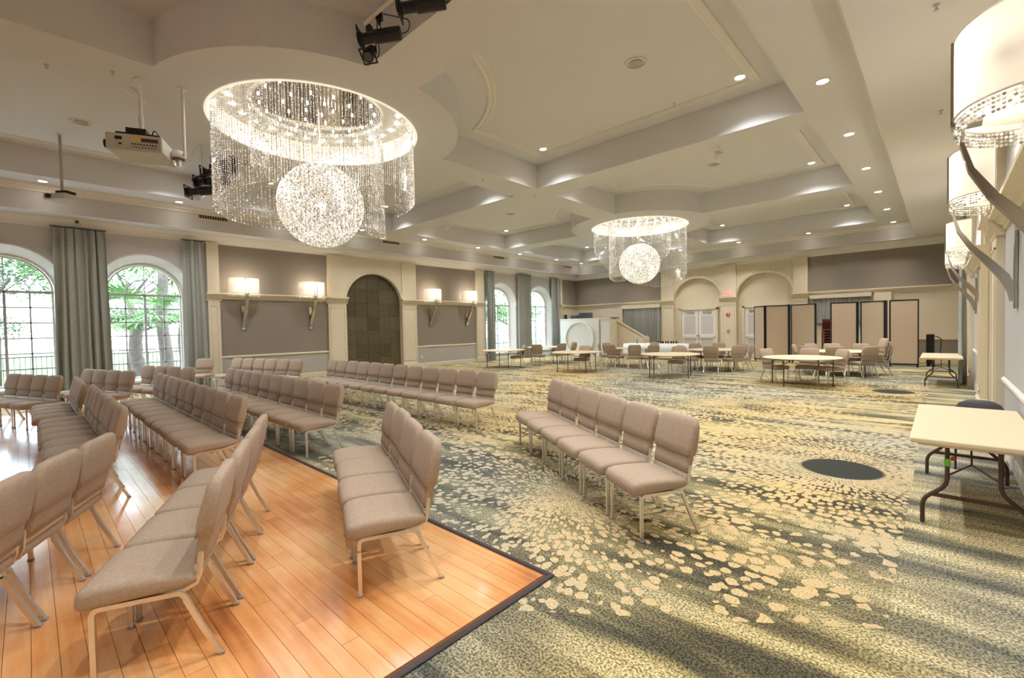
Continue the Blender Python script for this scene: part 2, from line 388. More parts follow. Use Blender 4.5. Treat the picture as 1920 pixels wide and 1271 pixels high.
# fascia above the wall soffit, crown, and the low soffit band
fx0, fx1, fy0, fy1 = -16.25, -.74, YB + .6, 23.4
def ringloft(prof, name, m, parent=ceiling):
    bm = NB(); loft(bm, [[(fx0 + d, fy0 + d, z), (fx1 - d, fy0 + d, z), (fx1 - d, fy1 - d, z), (fx0 + d, fy1 - d, z)] for d, z in prof], caps=False)
    return obj(name, bm, m, parent)
ringloft([(0, H1), (0, H2)], 'soffit_face', M['greige'])
ringloft([(0, H2 - .17), (.03, H2 - .17), (.04, H2 - .12), (.09, H2 - .09), (.12, H2 - .04), (.17, H2 - .025), (.17, H2)], 'upper_crown', M['white'])
bm = NB(); fill(bm, [[(XL, YB), (XR, YB), (XR, YF), (XL, YF)], outer], lambda x, y: (x, y, H1)); obj('soffit_band', bm, M['ceil'], ceiling)
bm = NB(); pr = [(.0, 4.56), (.02, 4.56), (.03, 4.62), (.07, 4.64), (.09, 4.70), (.14, 4.73), (.16, 4.78), (.20, 4.79), (.20, H1)]
loft(bm, [[(XL + d, YB + d, z), (XR - d, YB + d, z), (XR - d, YF - d, z), (XL + d, YF - d, z)] for d, z in pr], caps=False)
struct('trim_1', bm, M['white'])

# ------------------------------------------------------------------ walls
def arch(c, hw, z0, zs, n=20, rise=None):
    rise = rise or hw
    return [(c - hw, z0), (c + hw, z0)] + [(c + hw * math.cos(PI * k / n), zs + rise * math.sin(PI * k / n)) for k in range(n + 1)]
WINY = [-3.22, -.38, 2.43, 17.25, 20.4]
WINB = .40
REV = []
holes = [arch(y, 1.13, WINB - .02, 2.87, rise=1.15) for y in WINY]
NICH = (9.82, 1.26, .0, 2.78)
bm = NB()
fill(bm, [[(YB, -.02), (YF, -.02), (YF, 4.9), (YB, 4.9)]] + holes + [arch(9.82, 1.26, 0.001, 2.78, rise=1.21)], lambda y, z: (XL, y, z))
for y in WINY:   # splayed reveals
    b_r = NB(); loft(b_r, [[(XL, a, b) for a, b in arch(y, 1.13, WINB - .02, 2.87, rise=1.15)], [(XL - .38, a, b) for a, b in arch(y, .90, WINB + .02, 2.87, rise=.90)]], caps=False); REV.append(b_r)
wl = struct('wall_left', bm, M['greige'])
for b_r in REV: obj('window_reveal', b_r, M['white'], wl)
bm = NB(); fill(bm, [[(YB, -.3), (YF + .3, -.3), (YF + .3, 6.5), (YB, 6.5)]] + [arch(y, .90, WINB + .02, 2.87, rise=.90) for y in WINY], lambda y, z: (XL - .40, y, z))
obj('outer_skin', bm, M['greige'], wl)
bm = NB(); box(bm, (XL - .39, YB - .2, H3 + .02), (XR + .3, YF + .3, H3 + .3)); obj('roof_slab', bm, M['ceil'], ceiling)
bm = NB(); fill(bm, [[(XL - .4, -.02), (XR + .2, -.02), (XR + .2, 4.9), (XL - .4, 4.9)], arch(-9.32, 1.22, .001, 2.93, rise=1.12), arch(-6.14, 1.22, .001, 2.93, rise=1.12)], lambda x, z: (x, YF, z))
wf = struct('wall_far', bm, M['cream'])
bm = NB(); box(bm, (XL - .4, YF + .22, -.02), (XR + .3, YF + .3, 6.3))
for cx in (-9.32, -6.14): loft(bm, [[(a, YF, b) for a, b in arch(cx, 1.22, .001, 2.93, rise=1.12)], [(a, YF + .24, b) for a, b in arch(cx, 1.22, .001, 2.93, rise=1.12)]], caps=False)
obj('niche_back', bm, M['cream'], wf)
bm = NB(); fill(bm, [[(YB, -.02), (YF, -.02), (YF, 4.9), (YB, 4.9)], arch(10.45, 1.25, .001, 2.78, rise=1.21)], lambda y, z: (XR, y, z))
loft(bm, [[(XR, a, b) for a, b in arch(10.45, 1.25, .001, 2.78, rise=1.21)], [(XR + .15, a, b) for a, b in arch(10.45, 1.25, .001, 2.78, rise=1.21)]], caps=False)
box(bm, (XR + .14, YB, -.02), (XR + .3, YF, 6.3))
wr = struct('wall_right', bm, M['cream'])
bm = NB(); box(bm, (XL - .4, YB - .1, -.02), (XR + .3, YB, 6.3)); wb = struct('wall_back', bm, M['greige'])

def moulding(name, prof, path, m, parent):
    """prof: (out, z) ; path: list of ((x,y),(nx,ny)) points with outward normal"""
    bm = NB(); loft(bm, [[(p[0] + n[0] * d, p[1] + n[1] * d, z) for d, z in prof] for p, n in path], caps=True)
    return obj(name, bm, m, parent)
SHELF = [(-.01, 2.80), (.04, 2.80), (.05, 2.86), (.10, 2.88), (.12, 2.93), (.17, 2.95), (.17, 3.0), (-.01, 3.0)]
RAIL = [(-.01, .86), (.025, .87), (.05, .90), (.05, .93), (.025, .95), (-.01, .95)]
BASE = [(-.01, 0), (.03, 0), (.03, .15), (.018, .18), (-.01, .19)]
CAP = [(-.01, 2.74), (.11, 2.74), (.12, 2.80), (.17, 2.84), (.18, 2.91), (.24, 2.94), (.24, 3.0), (-.01, 3.0)]
def lw(prof, name, y0, y1, m='cream', p=wl): return moulding(name, prof, [((XL, y0), (1, 0)), ((XL, y1), (1, 0))], M[m], p)
def rw(prof, name, y0, y1, m='cream', p=wr): return moulding(name, prof, [((XR, y0), (-1, 0)), ((XR, y1), (-1, 0))], M[m], p)
def fw(prof, name, x0, x1, m='cream', p=wf): return moulding(name, prof, [((x0, YF), (0, -1)), ((x1, YF), (0, -1))], M[m], p)
def side(s):
    """s: 'L' or 'R' -> function making a slab box on that wall"""
    if s == 'L': return lambda d0, d1, a, b, z0, z1: ((XL + d0, a, z0), (XL + d1, b, z1))
    if s == 'R': return lambda d0, d1, a, b, z0, z1: ((XR - d1, a, z0), (XR - d0, b, z1))
    return lambda d0, d1, a, b, z0, z1: ((a, YF - d1, z0), (b, YF - d0, z1))
def slab(s, name, d1, a, b, z0, z1, m, parent, bev=0, d0=-.005):
    p, q = side(s)(d0, d1, a, b, z0, z1); bm = NB()
    if bev: bbox(bm, p, q, bev, 1)
    else: box(bm, p, q)
    return obj(name, bm, M[m], parent)
PARW = {'L': wl, 'R': wr, 'F': wf}
def pilaster(s, a, b, top=2.76, z1=None):
    pw = PARW[s]; p = slab(s, 'pilaster', .10, a, b, 0, 4.58, 'cream', pw)
    fr = NB(); 
    for z0, z1_ in ((.35, 2.6),):
        e = .07
        for q in (side(s)(.095, .115, a + e, b - e, z0, z0 + .025), side(s)(.095, .115, a + e, b - e, z1_ - .025, z1_), side(s)(.095, .115, a + e, a + e + .025, z0, z1_), side(s)(.095, .115, b - e - .025, b - e, z0, z1_)): box(fr, *q)
    obj('panel_moulding', fr, M['cream'], p)
    slab(s, 'plinth', .135, a - .02, b + .02, 0, .24, 'cream', p, .01)
    f = {'L': lw, 'R': rw, 'F': fw}[s]
    f(CAP, 'capital', a - .05, b + .05, p=p)
    return p
def arch_band(s, c, hw, zs, rise, w, d, m, parent, name='arch_moulding', zb=None):
    n = 24; bm = NB()
    def pt(r1, r2, a, dd):
        u, z = c + r1 * math.cos(a), zs + r2 * math.sin(a)
        return {'L': (XL + dd, u, z), 'R': (XR - dd, u, z), 'F': (u, YF - dd, z)}[s]
    secs = [[pt(hw + o_, rise + o_, PI * k / n, dd) for o_, dd in ((0, -.01), (0, d), (w * .25, d + .015), (w * .5, d + .005), (w * .8, d + .02), (w, d), (w, -.01))] for k in range(n + 1)]
    loft(bm, secs, caps=True); return obj(name, bm, M[m], parent)
# left wall ----------------------------------------------------------------
for a, b in ((3.95, 4.28), (7.84, 8.56), (11.1, 11.83), (15.4, 15.93), (22.32, 22.5)): pilaster('L', a, b)
for a, b in ((4.28, 7.84), (11.83, 15.4)):
    slab('L', 'taupe_panel', .02, a, b, .95, 4.56, 'taupe', wl); slab('L', 'dado_panel', .02, a, b, .18, .88, 'dado', wl)
    lw(SHELF, 'shelf_moulding', a, b); lw(RAIL, 'chair_rail', a, b); lw(BASE, 'base_moulding', a, b)
slab('L', 'taupe_panel', .02, 22.5, 24, 3.0, 4.56, 'taupe', wl); slab('L', 'cream_panel', .02, 22.5, 24, 0, 2.8, 'cream', wl); lw(SHELF, 'shelf_moulding', 22.5, 24)
sp = NB(); fill(sp, [[(8.56, 2.74), (8.562, 2.74), (8.562, 4.56), (8.56, 4.56)]], lambda y, z: (XL + .02, y, z)); sp.free()
bm = NB(); pts = [(8.56, 2.99), (8.56, 4.56), (11.1, 4.56), (11.1, 2.99)] + [(9.82 + 1.26 * math.cos(PI * k / 24), 2.78 + 1.21 * math.sin(PI * k / 24)) for k in range(2, 23)]
fill(bm, [pts], lambda y, z: (XL + .06, y, z)); 
g = bmesh.ops.extrude_face_region(bm, geom=bm.faces[:]); bmesh.ops.translate(bm, verts=[v for v in g['geom'] if isinstance(v, bmesh.types.BMVert)], vec=(-.07, 0, 0))
obj('arch_spandrel', bm, M['cream'], wl)
arch_band('L', 9.82, 1.26, 2.78, 1.21, .12, .08, 'cream', wl)
bm = NB(); loft(bm, [[(XL + .06, a, b) for a, b in arch(9.82, 1.26, 0.001, 2.78, rise=1.21)], [(XL - .16, a, b) for a, b in arch(9.82, 1.26, 0.001, 2.78, rise=1.21)]], caps=False); obj('niche_reveal', bm, M['cream'], wl)
bm = NB(); box(bm, (XL - .2, 8.4, 0), (XL - .13, 11.3, 4.2)); nb = obj('niche_board', bm, M['brown'], wl)
tw, thh = .52, .56
bmt = NB(); bbox(bmt, (-.015, -tw / 2 + .003, -thh / 2 + .003), (.012, tw / 2 - .003, thh / 2 - .003), .004, 1); tme = bpy.data.meshes.new('tile'); bmesh.ops.recalc_face_normals(bmt, faces=bmt.faces[:]); bmt.to_mesh(tme); bmt.free(); tme.materials.append(M['leather'])
for i in range(5):
    for j in range(8):
        yy, zz = 9.82 + (i - 2) * tw, .28 + j * thh
        if zz - thh / 2 > 2.78 and (abs(yy - 9.82) - tw / 2) ** 2 + (zz - thh / 2 - 2.78) ** 2 > 1.3 ** 2: continue
        t = bpy.data.objects.new('tile', tme); C.objects.link(t); t.parent = nb; t.location = (XL - .118, yy, zz)
for y in WINY:
    arch_band('L', y, 1.13, 2.87, 1.15, .05, .012, 'white', wl, 'arch_trim')
# small wainscot below windows
slab('L', 'sill_board', .06, -4.5, 3.95, WINB - .09, WINB - .03, 'white', wl); slab('L', 'sill_board', .06, 15.93, 22.32, WINB - .09, WINB - .03, 'white', wl)
lw(BASE, 'base_moulding', -11, 3.95, 'white'); lw(BASE, 'base_moulding', 15.93, 22.32, 'white')
slab('L', 'socket_plate', .03, 12.05, 12.13, .40, .52, 'white', wl)
# far wall -----------------------------------------------------------------
for a, b in ((-11.23, -10.54), (-8.10, -7.36), (-4.92, -4.36)): pilaster('F', a, b)
for cx in (-9.32, -6.14):
    arch_band('F', cx, 1.22, 2.93, 1.12, .13, .05, 'cream', wf)
slab('F', 'taupe_panel', .02, XL, -11.23, 3.0, 4.56, 'taupe', wf); fw(SHELF, 'shelf_moulding', XL, -11.23)
slab('F', 'taupe_panel', .02, -4.36, XR, 3.0, 4.56, 'taupe', wf); fw(SHELF, 'shelf_moulding', -4.95, XR)
for a, b in ((-10.9, -9.6), (-9.1, -7.9), (-7.6, -6.4), (-5.9, -4.98)):
    bm = NB(); e = .03
    for q in (side('F')(-.01, .03, a, b, 4.40, 4.40 + e), side('F')(-.01, .03, a, a + e, 4.12, 4.42), side('F')(-.01, .03, b - e, b, 4.12, 4.42)): box(bm, *q)
    obj('panel_moulding', bm, M['cream'], wf)
slab('F', 'dado_panel', .02, -1.48, XR, .18, .88, 'taupe', wf); fw(RAIL, 'chair_rail', -1.48, XR, 'oakcap'); fw(BASE, 'base_moulding', -1.48, XR); fw(BASE, 'base_moulding', XL, -13.5)
slab('F', 'short_pilaster', .14, -2.02, -1.48, 0, 2.82, 'cream', wf)
slab('F', 'valance_box', .22, -13.6, -11.26, 2.62, 2.82, 'cream', wf, .01); slab('F', 'valance_box', .22, -4.28, -2.11, 2.68, 2.84, 'cream', wf, .01)
slab('F', 'niche_panel', .10, -13.85, -13.6, 0, 2.8, 'cream', wf)
# right wall ---------------------------------------------------------------
for a, b in ((8.5, 9.2), (11.7, 12.4), (15.95, 16.3)): pilaster('R', a, b)
pilaster('R', 2.3, 2.9)
for a, b in ((2.9, 8.5), (12.4, 15.95)):
    slab('R', 'grey_panel', .02, a, b, .95, 4.56, 'bluegrey', wr); slab('R', 'dado_panel', .02, a, b, .18, .88, 'bluegrey', wr)
    rw(SHELF, 'shelf_moulding', a, b); rw(RAIL, 'chair_rail', a, b, 'white'); rw(BASE, 'base_moulding', a, b, 'white')
arch_band('R', 10.45, 1.25, 2.78, 1.21, .12, .05, 'cream', wr)
rw(BASE, 'base_moulding', 16.3, YF)

# ------------------------------------------------------------------ windows
def window(n, y):
    X = XL - .33; hw = .90; zs = 2.87; zb = WINB
    root = empty('window_%d' % n, (X, y, zb)); root['kind'] = 'structure'
    fr = NB(); t = .035
    # outer frame: jambs, sill, arch
    box(fr, (-.03, -hw, 0), (.03, -hw + .05, zs - zb)); box(fr, (-.03, hw - .05, 0), (.03, hw, zs - zb)); box(fr, (-.04, -hw, 0), (.05, hw, .06))
    secs = [[(dx, r * math.cos(PI * k / 24), zs - zb + r * math.sin(PI * k / 24)) for dx, r in ((-.03, hw - .045), (.03, hw - .045), (.03, hw), (-.03, hw))] for k in range(25)]
    loft(fr, secs); obj('frame', fr, M['white'], root)
    b_ = NB(); box(b_, (-.035, -hw, zs - zb - .03), (.035, hw, zs - zb + .03)); obj('transom', b_, M['muntin'], root)
    b_ = NB(); box(b_, (-.035, -.028, 0), (.035, .028, zs - zb)); obj('mullion', b_, M['muntin'], root)
    mu = NB(); dz = (zs - zb - .06) / 6
    for k in range(1, 6): box(mu, (-.014, -hw + .03, .06 + dz * k - .017), (.014, hw - .03, .06 + dz * k + .017))
    for s in (-.45, .45): box(mu, (-.014, s - .017, 0), (.014, s + .017, zs - zb))
    Z = zs - zb
    for a in (PI / 2, PI / 4, 3 * PI / 4): tube(mu, [(0, 0, Z), (0, .87 * math.cos(a), Z + .87 * math.sin(a))], .015, 6)
    tube(mu, [(0, .45 * math.cos(PI * k / 16), Z + .45 * math.sin(PI * k / 16)) for k in range(17)], .015, 6)
    obj('muntins', mu, M['muntin'], root)
    ti = 0
    ys = [-hw + .05, -.45, 0, .45, hw - .05]
    for c_ in range(4):
        g_ = NB(); box(g_, (-.003, ys[c_] + .012, .06), (.003, ys[c_ + 1] - .012, Z - .03)); obj('pane', g_, M['pane'], root)
    g_ = NB(); loft(g_, [[(dx, (hw - .03) * math.cos(PI * k / 20), Z + .03 + (hw - .06) * math.sin(PI * k / 20)) for k in range(21)] for dx in (-.003, .003)]); obj('pane', g_, M['pane'], root)
    return root
def pane_mat():
    m = bpy.data.materials.new('clear_pane'); m.use_nodes = True; nt = m.node_tree
    for n in list(nt.nodes):
        if n.type == 'BSDF_PRINCIPLED': nt.nodes.remove(n)
    t = nt.nodes.new('ShaderNodeBsdfTransparent'); t.inputs[0].default_value = (.96, .98, 1, 1); g = nt.nodes.new('ShaderNodeBsdfGlossy'); g.inputs['Roughness'].default_value = .02
    mx = nt.nodes.new('ShaderNodeMixShader'); mx.inputs[0].default_value = .05; nt.links.new(t.outputs[0], mx.inputs[1]); nt.links.new(g.outputs[0], mx.inputs[2])
    nt.links.new(mx.outputs[0], nt.nodes['Material Output'].inputs[0]); return m
M['pane'] = pane_mat()
for i, y in enumerate(WINY): window(i + 1, y)
for y in WINY:   # sampling portals in the window openings
    l = bpy.data.lights.new('window_portal', 'AREA'); l.shape = 'RECTANGLE'; l.size = 3.5; l.size_y = 1.9; l.cycles.is_portal = True
    o = bpy.data.objects.new('window_portal', l); C.objects.link(o); o.location = (XL - .45, y, 2.1); o.rotation_euler = (0, -PI / 2, 0)

# ------------------------------------------------------------------ doors on the far wall
def door(n, cx, y=YF + .2):
    root = empty('door_%d' % n, (cx, y, 0)); root['kind'] = 'structure'
    b_ = NB(); box(b_, (-1.0, -.10, 0), (-.90, .0, 2.5)); box(b_, (.90, -.10, 0), (1.0, .0, 2.5)); box(b_, (-1.0, -.10, 2.42), (1.0, .0, 2.52)); obj('door_frame', b_, M['cream'], root)
    for s in (-1, 1):
        x0, x1 = (-.89, -.01) if s < 0 else (.01, .89)
        b_ = NB(); bbox(b_, (x0, -.06, .01), (x1, -.02, 2.41), .004, 1); lf = obj('door_leaf', b_, M['white'], root)
        b_ = NB(); box(b_, (x0 + .14, -.066, 1.15), (x1 - .14, -.058, 2.1)); obj('upper_panel', b_, M['greige'], lf)
        b_ = NB(); box(b_, (x0 + .14, -.066, .2), (x1 - .14, -.058, .95)); obj('lower_panel', b_, M['greige'], lf)
        b_ = NB(); tube(b_, [(x0 + .06, -.13, 1.04), (x1 - .06, -.13, 1.04)], .022, 8); box(b_, (x0 + .05, -.13, 1.0), (x0 + .11, -.05, 1.08)); box(b_, (x1 - .11, -.13, 1.0), (x1 - .05, -.05, 1.08)); obj('push_bar', b_, M['white'], lf)
        b_ = NB(); box(b_, (x0 + .2, -.12, 2.28), (x1 - .2, -.05, 2.34)); tube(b_, [(x0 + .3, -.11, 2.35), (x1 - .35, -.19, 2.37)], .01, 6); obj('door_closer', b_, M['champ'], lf)
        b_ = NB(); box(b_, (x1 - .07 if s < 0 else x0 + .02, -.08, 1.02), (x1 - .02 if s < 0 else x0 + .07, -.055, 1.1)); obj('door_lock', b_, M['black'], lf)
door(1, -9.30); door(2, -6.14)
# exit sign and alarms on the pier
ex = empty('exit_sign', (-7.74, YF - .26, 3.03), 0, 'small lit exit sign standing above the pier between the two arched doorways', 'sign')
b_ = NB(); bbox(b_, (-.17, -.03, .02), (.17, .03, .22), .01, 1); obj('housing', b_, M['pink'], ex)
b_ = NB(); box(b_, (-.03, -.02, 0), (.03, .02, .03)); obj('mount', b_, M['white'], ex)
tx = bpy.data.curves.new('exit_letters', 'FONT'); tx.body = 'EXIT'; tx.size = .15; tx.extrude = .003; tx.align_x = 'CENTER'; tx.align_y = 'CENTER'
tmp = bpy.data.objects.new('t', tx); C.objects.link(tmp); bpy.context.view_layer.update(); tme2 = bpy.data.meshes.new_from_object(tmp.evaluated_get(bpy.context.evaluated_depsgraph_get())); bpy.data.objects.remove(tmp); to = bpy.data.objects.new('exit_letters', tme2); C.objects.link(to); to.data.materials.clear(); to.data.materials.append(M['red']); to.parent = ex; to.location = (0, -.033, .12); to.rotation_euler = (PI / 2, 0, 0)
st = empty('fire_strobe', (-7.73, YF - .10, 2.06), 0, 'red fire alarm strobe on the pier between the doorways', 'alarm')
b_ = NB(); bbox(b_, (-.09, -.05, 0), (.09, 0, .12), .01, 1); obj('housing', b_, M['red'], st); b_ = NB(); bbox(b_, (.0, -.075, .03), (.06, -.05, .09), .008, 1); obj('flash_lens', b_, M['white'], st)
pl = empty('pull_station', (-7.72, YF - .10, 1.25), 0, 'small pinkish fire pull station low on the pier between the doorways', 'alarm')
b_ = NB(); bbox(b_, (-.055, -.04, 0), (.055, 0, .13), .008, 1); obj('housing', b_, mat('faded_red', (.62, .25, .2), .5), pl); b_ = NB(); box(b_, (-.035, -.055, .05), (.035, -.04, .07)); obj('pull_bar', b_, M['white'], pl)

# ------------------------------------------------------------------ curtains
def curtain(s, a, b, z0, z1, label, depth=.085, folds=None, off=.16, flare=1.0, group=None, m='drape'):
    """hangs on wall s between a and b"""
    w = b - a; nf = folds or max(3, int(w / .145)); nu = nf * 10; nz = 12
    bm = NB(); uvl = bm.loops.layers.uv.new('UVMap'); grid = []
    ph = random.random() * 6
    for j in range(nz + 1):
        t = j / nz; z = z0 + (z1 - z0) * t; row_ = []
        for i in range(nu + 1):
            u = i / nu
            amp = depth * (.45 + .55 * (1 - t) ** .6) * (.75 + .25 * math.sin(u * 9 + ph))
            ww = w * (1 + (flare - 1) * (1 - t)); cpos = (a + b) / 2 + (u - .5) * ww + .02 * math.sin(u * 31 + t * 2 + ph)
            d = off + amp * math.sin(u * nf * 2 * PI + .5 * math.sin(3 * t + ph)) + .012 * math.sin(u * nf * 4 * PI + ph)
            p = {'L': (XL + d, cpos, z), 'R': (XR - d, cpos, z), 'F': (cpos, YF - d, z)}[s]
            row_.append((bm.verts.new(p), (u * w * 2.0, t * (z1 - z0))))
        grid.append(row_)
    for j in range(nz):
        for i in range(nu):
            q = [grid[j][i], grid[j][i + 1], grid[j + 1][i + 1], grid[j + 1][i]]
            f = bm.faces.new([v for v, _ in q])
            for lp, (_, uv) in zip(f.loops, q): lp[uvl].uv = uv
    me = bpy.data.meshes.new('curtain'); bm.to_mesh(me); bm.free(); me.materials.append(M[m])
    for p in me.polygons: p.use_smooth = True
    ctr = {'L': (XL + off, (a + b) / 2, z0), 'R': (XR - off, (a + b) / 2, z0), 'F': ((a + b) / 2, YF - off, z0)}[s]
    root = empty('curtain', ctr, 0, label, 'curtain', group)
    c = bpy.data.objects.new('drape_fabric', me); C.objects.link(c); c.parent = root; c.location = (-ctr[0], -ctr[1], -ctr[2])
    b_ = NB(); e0, e1 = (a - .04, b + .04)
    pts = {'L': [(XL + off, e0, z1 + .015), (XL + off, e1, z1 + .015)], 'R': [(XR - off, e0, z1 + .015), (XR - off, e1, z1 + .015)], 'F': [(e0, YF - off, z1 + .015), (e1, YF - off, z1 + .015)]}[s]
    tube(b_, pts, .014, 6); r_ = obj('curtain_track', b_, M['black'], root); r_.location = (-ctr[0], -ctr[1], -ctr[2])
    return root
CG = 'grey chevron drapes on the window wall'
curtain('L', -2.35, -1.35, .02, 4.56, 'grey chevron drape left of the leftmost arched window', group=CG)
curtain('L', .52, 1.54, .02, 4.56, 'wide grey chevron drape between the two big arched windows on the left', flare=1.12, group=CG)
curtain('L', 3.33, 3.86, .02, 4.56, 'grey chevron drape between the second arched window and the cream pilaster', flare=1.25, group=CG)
curtain('L', 16.02, 16.6, .02, 4.56, 'narrow drape just right of the sconce wall, beside the far left round table', group=CG)
curtain('L', 18.42, 19.55, .02, 4.56, 'grey drape between the two far arched windows', group=CG)
curtain('L', 21.35, 22.0, .02, 4.56, 'grey drape between the last arched window and the white booth', group=CG)
curtain('F', -13.45, -11.28, .02, 2.64, 'dark pleated drape hanging behind the sloping wooden rail on the far wall', depth=.06)
curtain('F', -4.22, -2.16, 1.6, 2.70, 'striped drape hanging behind the folding partition under the valance', depth=.05, off=.12)
curtain('R', 16.45, 17.6, .02, 4.56, 'grey green drape on the right wall beside the small far table', off=.2, depth=.08)

# ------------------------------------------------------------------ chairs
def chair_master():
    root = empty('banquet_chair', (0, 0, 0), 0, 'x', 'chair')
    sb = NB(); secs = []
    for y, w, zt, zb in ((-.335, .40, .415, .385), (-.328, .455, .442, .368), (-.30, .492, .462, .362), (-.24, .502, .472, .368), (-.10, .505, .474, .378), (.05, .495, .466, .382), (.13, .485, .458, .386), (.165, .47, .448, .392), (.172, .45, .44, .40)):
        h = zt - zb; r = min(.03, h * .42)
        secs.append([(x, y, z + (zt + zb) / 2 + (.008 * (1 - (2 * x / w) ** 2) if z > 0 else 0)) for x, z in rrect(0, 0, w, h, r, 3)])
    loft(sb, secs); obj('seat', sb, M['fabric'], root, True)
    bb = NB(); secs = []
    for z, w, t, y in ((.497, .43, .03, .178), (.503, .46, .055, .180), (.56, .465, .06, .192), (.62, .468, .062, .204), (.628, .472, .066, .206), (.64, .492, .084, .205), (.70, .50, .09, .216), (.80, .498, .084, .238), (.87, .48, .076, .253), (.905, .445, .066, .260), (.925, .395, .05, .264), (.933, .33, .025, .266)):
        secs.append([(x, yy, z) for x, yy in rrect(0, y, w, t, min(.028, t * .45), 3)])
    loft(bb, secs); bk = obj('backrest', bb, M['fabric'], root, True)
    sm = NB(); tube(sm, [(-.232, .168, .633), (0, .163, .630), (.232, .168, .633)], .004, 5); obj('seam', sm, M['piping'], bk)
    for s in (-1, 1):
        x = s * .232
        b_ = NB(); tube(b_, [(x, -.262, 0.006), (x, -.262, .10), (x, -.262, .30)], .0165, 4); lg = obj('leg', b_, M['champ'], root)
        b_ = NB(); bbox(b_, (x - .016, -.278, 0), (x + .016, -.246, .016), .003, 1); obj('foot_glide', b_, M['glide'], lg)
        b_ = NB(); tube(b_, [(x, .115, .33), (x, .185, .165), (x, .262, .006)], .0165, 4); lg = obj('leg', b_, M['champ'], root)
        b_ = NB(); bbox(b_, (x - .016, .248, 0), (x + .016, .280, .016), .003, 1); obj('foot_glide', b_, M['glide'], lg)
    b_ = NB()
    for s in (-1, 1):
        x = s * .232
        tube(b_, bend([(x, -.262, .29), (x, -.262, .366), (x, .10, .366), (x, .122, .325)], .055, 5), .0165, 4)
    box(b_, (-.222, -.20, .352), (.222, -.17, .37)); box(b_, (-.222, .06, .352), (.222, .09, .37)); obj('seat_frame', b_, M['champ'], root)
    for s in (-1, 1):
        x = s * .228; b_ = NB()
        tube(b_, [(x, .03, .372), (x, .11, .376), (x, .160, .40), (x, .178, .45), (x, .182, .50), (x, .19, .56)], .011, 6, flat=(.006, .014))
        obj('back_bracket', b_, M['champ'], root)
    b_ = NB(); box(b_, (-.225, .156, .458), (.225, .176, .494)); obj('back_rail', b_, M['champ'], root)
    return root
master = chair_master(); used = [False]
MK = {}
def build_kids(o):
    MK[o.name] = [c for c in bpy.data.objects if c.parent == o]
    for c in MK[o.name]: build_kids(c)
build_kids(master)
NPARTS = MK
def place_chair(x, y, rz, label, group, z=0, scale=1, far=False):
    if not used[0]:
        used[0] = True; r = master
    else:
        r = master.copy(); C.objects.link(r)
        for ch in MK[master.name]:
            c = ch.copy(); C.objects.link(c); c.parent = r
            if not far:
                for g_ in MK[ch.name]:
                    d = g_.copy(); C.objects.link(d); d.parent = c
    r.location = (x, y, z or (.011 if x < -2.1 and y < 2.25 and x > -14.8 else 0)); r.rotation_euler = (0, 0, rz); r['label'] = label; r['group'] = group; r['category'] = 'chair'
    return r
ORD = ['', 'second', 'third', 'fourth', 'fifth', 'sixth', 'seventh', 'eighth', 'ninth', 'tenth', 'eleventh', 'twelfth']
def row_of(P0, u, n, pitch, back, desc, endn='right', far=False, group=None):
    u = Vector(u).normalized(); bk = Vector(back).normalized(); rz = math.atan2(bk.y, bk.x) - PI / 2
    for i in range(n):
        p = Vector(P0) + u * pitch * (i + .5) + bk * .262
        jx = random.uniform(-.008, .008)
        other = 'left' if endn == 'right' else 'right'
        if i == 0: w = '%s end chair of %s' % (endn, desc)
        elif i == n - 1: w = '%s end chair of %s' % (other, desc)
        else: w = '%s chair from the %s end of %s' % (ORD[i], endn, desc)
        place_chair(p.x + bk.x * jx, p.y + bk.y * jx, rz + random.uniform(-.012, .012), 'taupe ' + w, group or ('chairs in ' + desc), far=far)
zoff = .011
row_of((-2.64, 1.38), (-.92, .39), 4, .535, (.39, .92), 'the four at the wood corner')
row_of((-1.67, 3.21), (-.862, .507), 6, .545, (.507, .862), 'the lone carpet row of six')
row_of((-5.56, 5.03), (-1, .01), 12, .55, (0, 1), 'the carpet row of twelve')
row_of((-6.12, 2.50), (-1, .002), 10, .54, (0, 1), 'the row of ten at carpet edge')
row_of((-5.93, 1.20), (-1, .004), 10, .535, (0, 1), 'the long row on the wood')
row_of((-6.15, .14), (-1, 0), 7, .51, (0, 1), 'the row of seven on wood')
row_of((-9.80, .07), (-1, 0), 4, .51, (0, 1), 'the four beyond the seven')
row_of((-2.95, .16), (-.91, .415), 4, .53, (.415, .91), 'the foreground row of four')
row_of((-5.04, -.03), (.91, -.415), 3, .53, (.415, .91), 'the trio seen from behind', endn='far')
row_of((-12.14, -.04), (-.935, -.354), 4, .53, (-.354, .935), 'the row below the first window')
row_of((-12.18, 1.04), (-.95, -.31), 4, .55, (-.31, .95), 'the row below the wide drape')
row_of((-12.12, 2.08), (-.96, -.28), 4, .56, (-.28, .96), 'the row below the second window')
row_of((-12.53, 4.61), (-.97, -.24), 6, .56, (-.24, .97), 'the row under the first sconces')
place_chair(-16.3, 3.55, math.radians(50), 'taupe chair turned sideways left of the row under the first sconces', 'single chairs', 0)

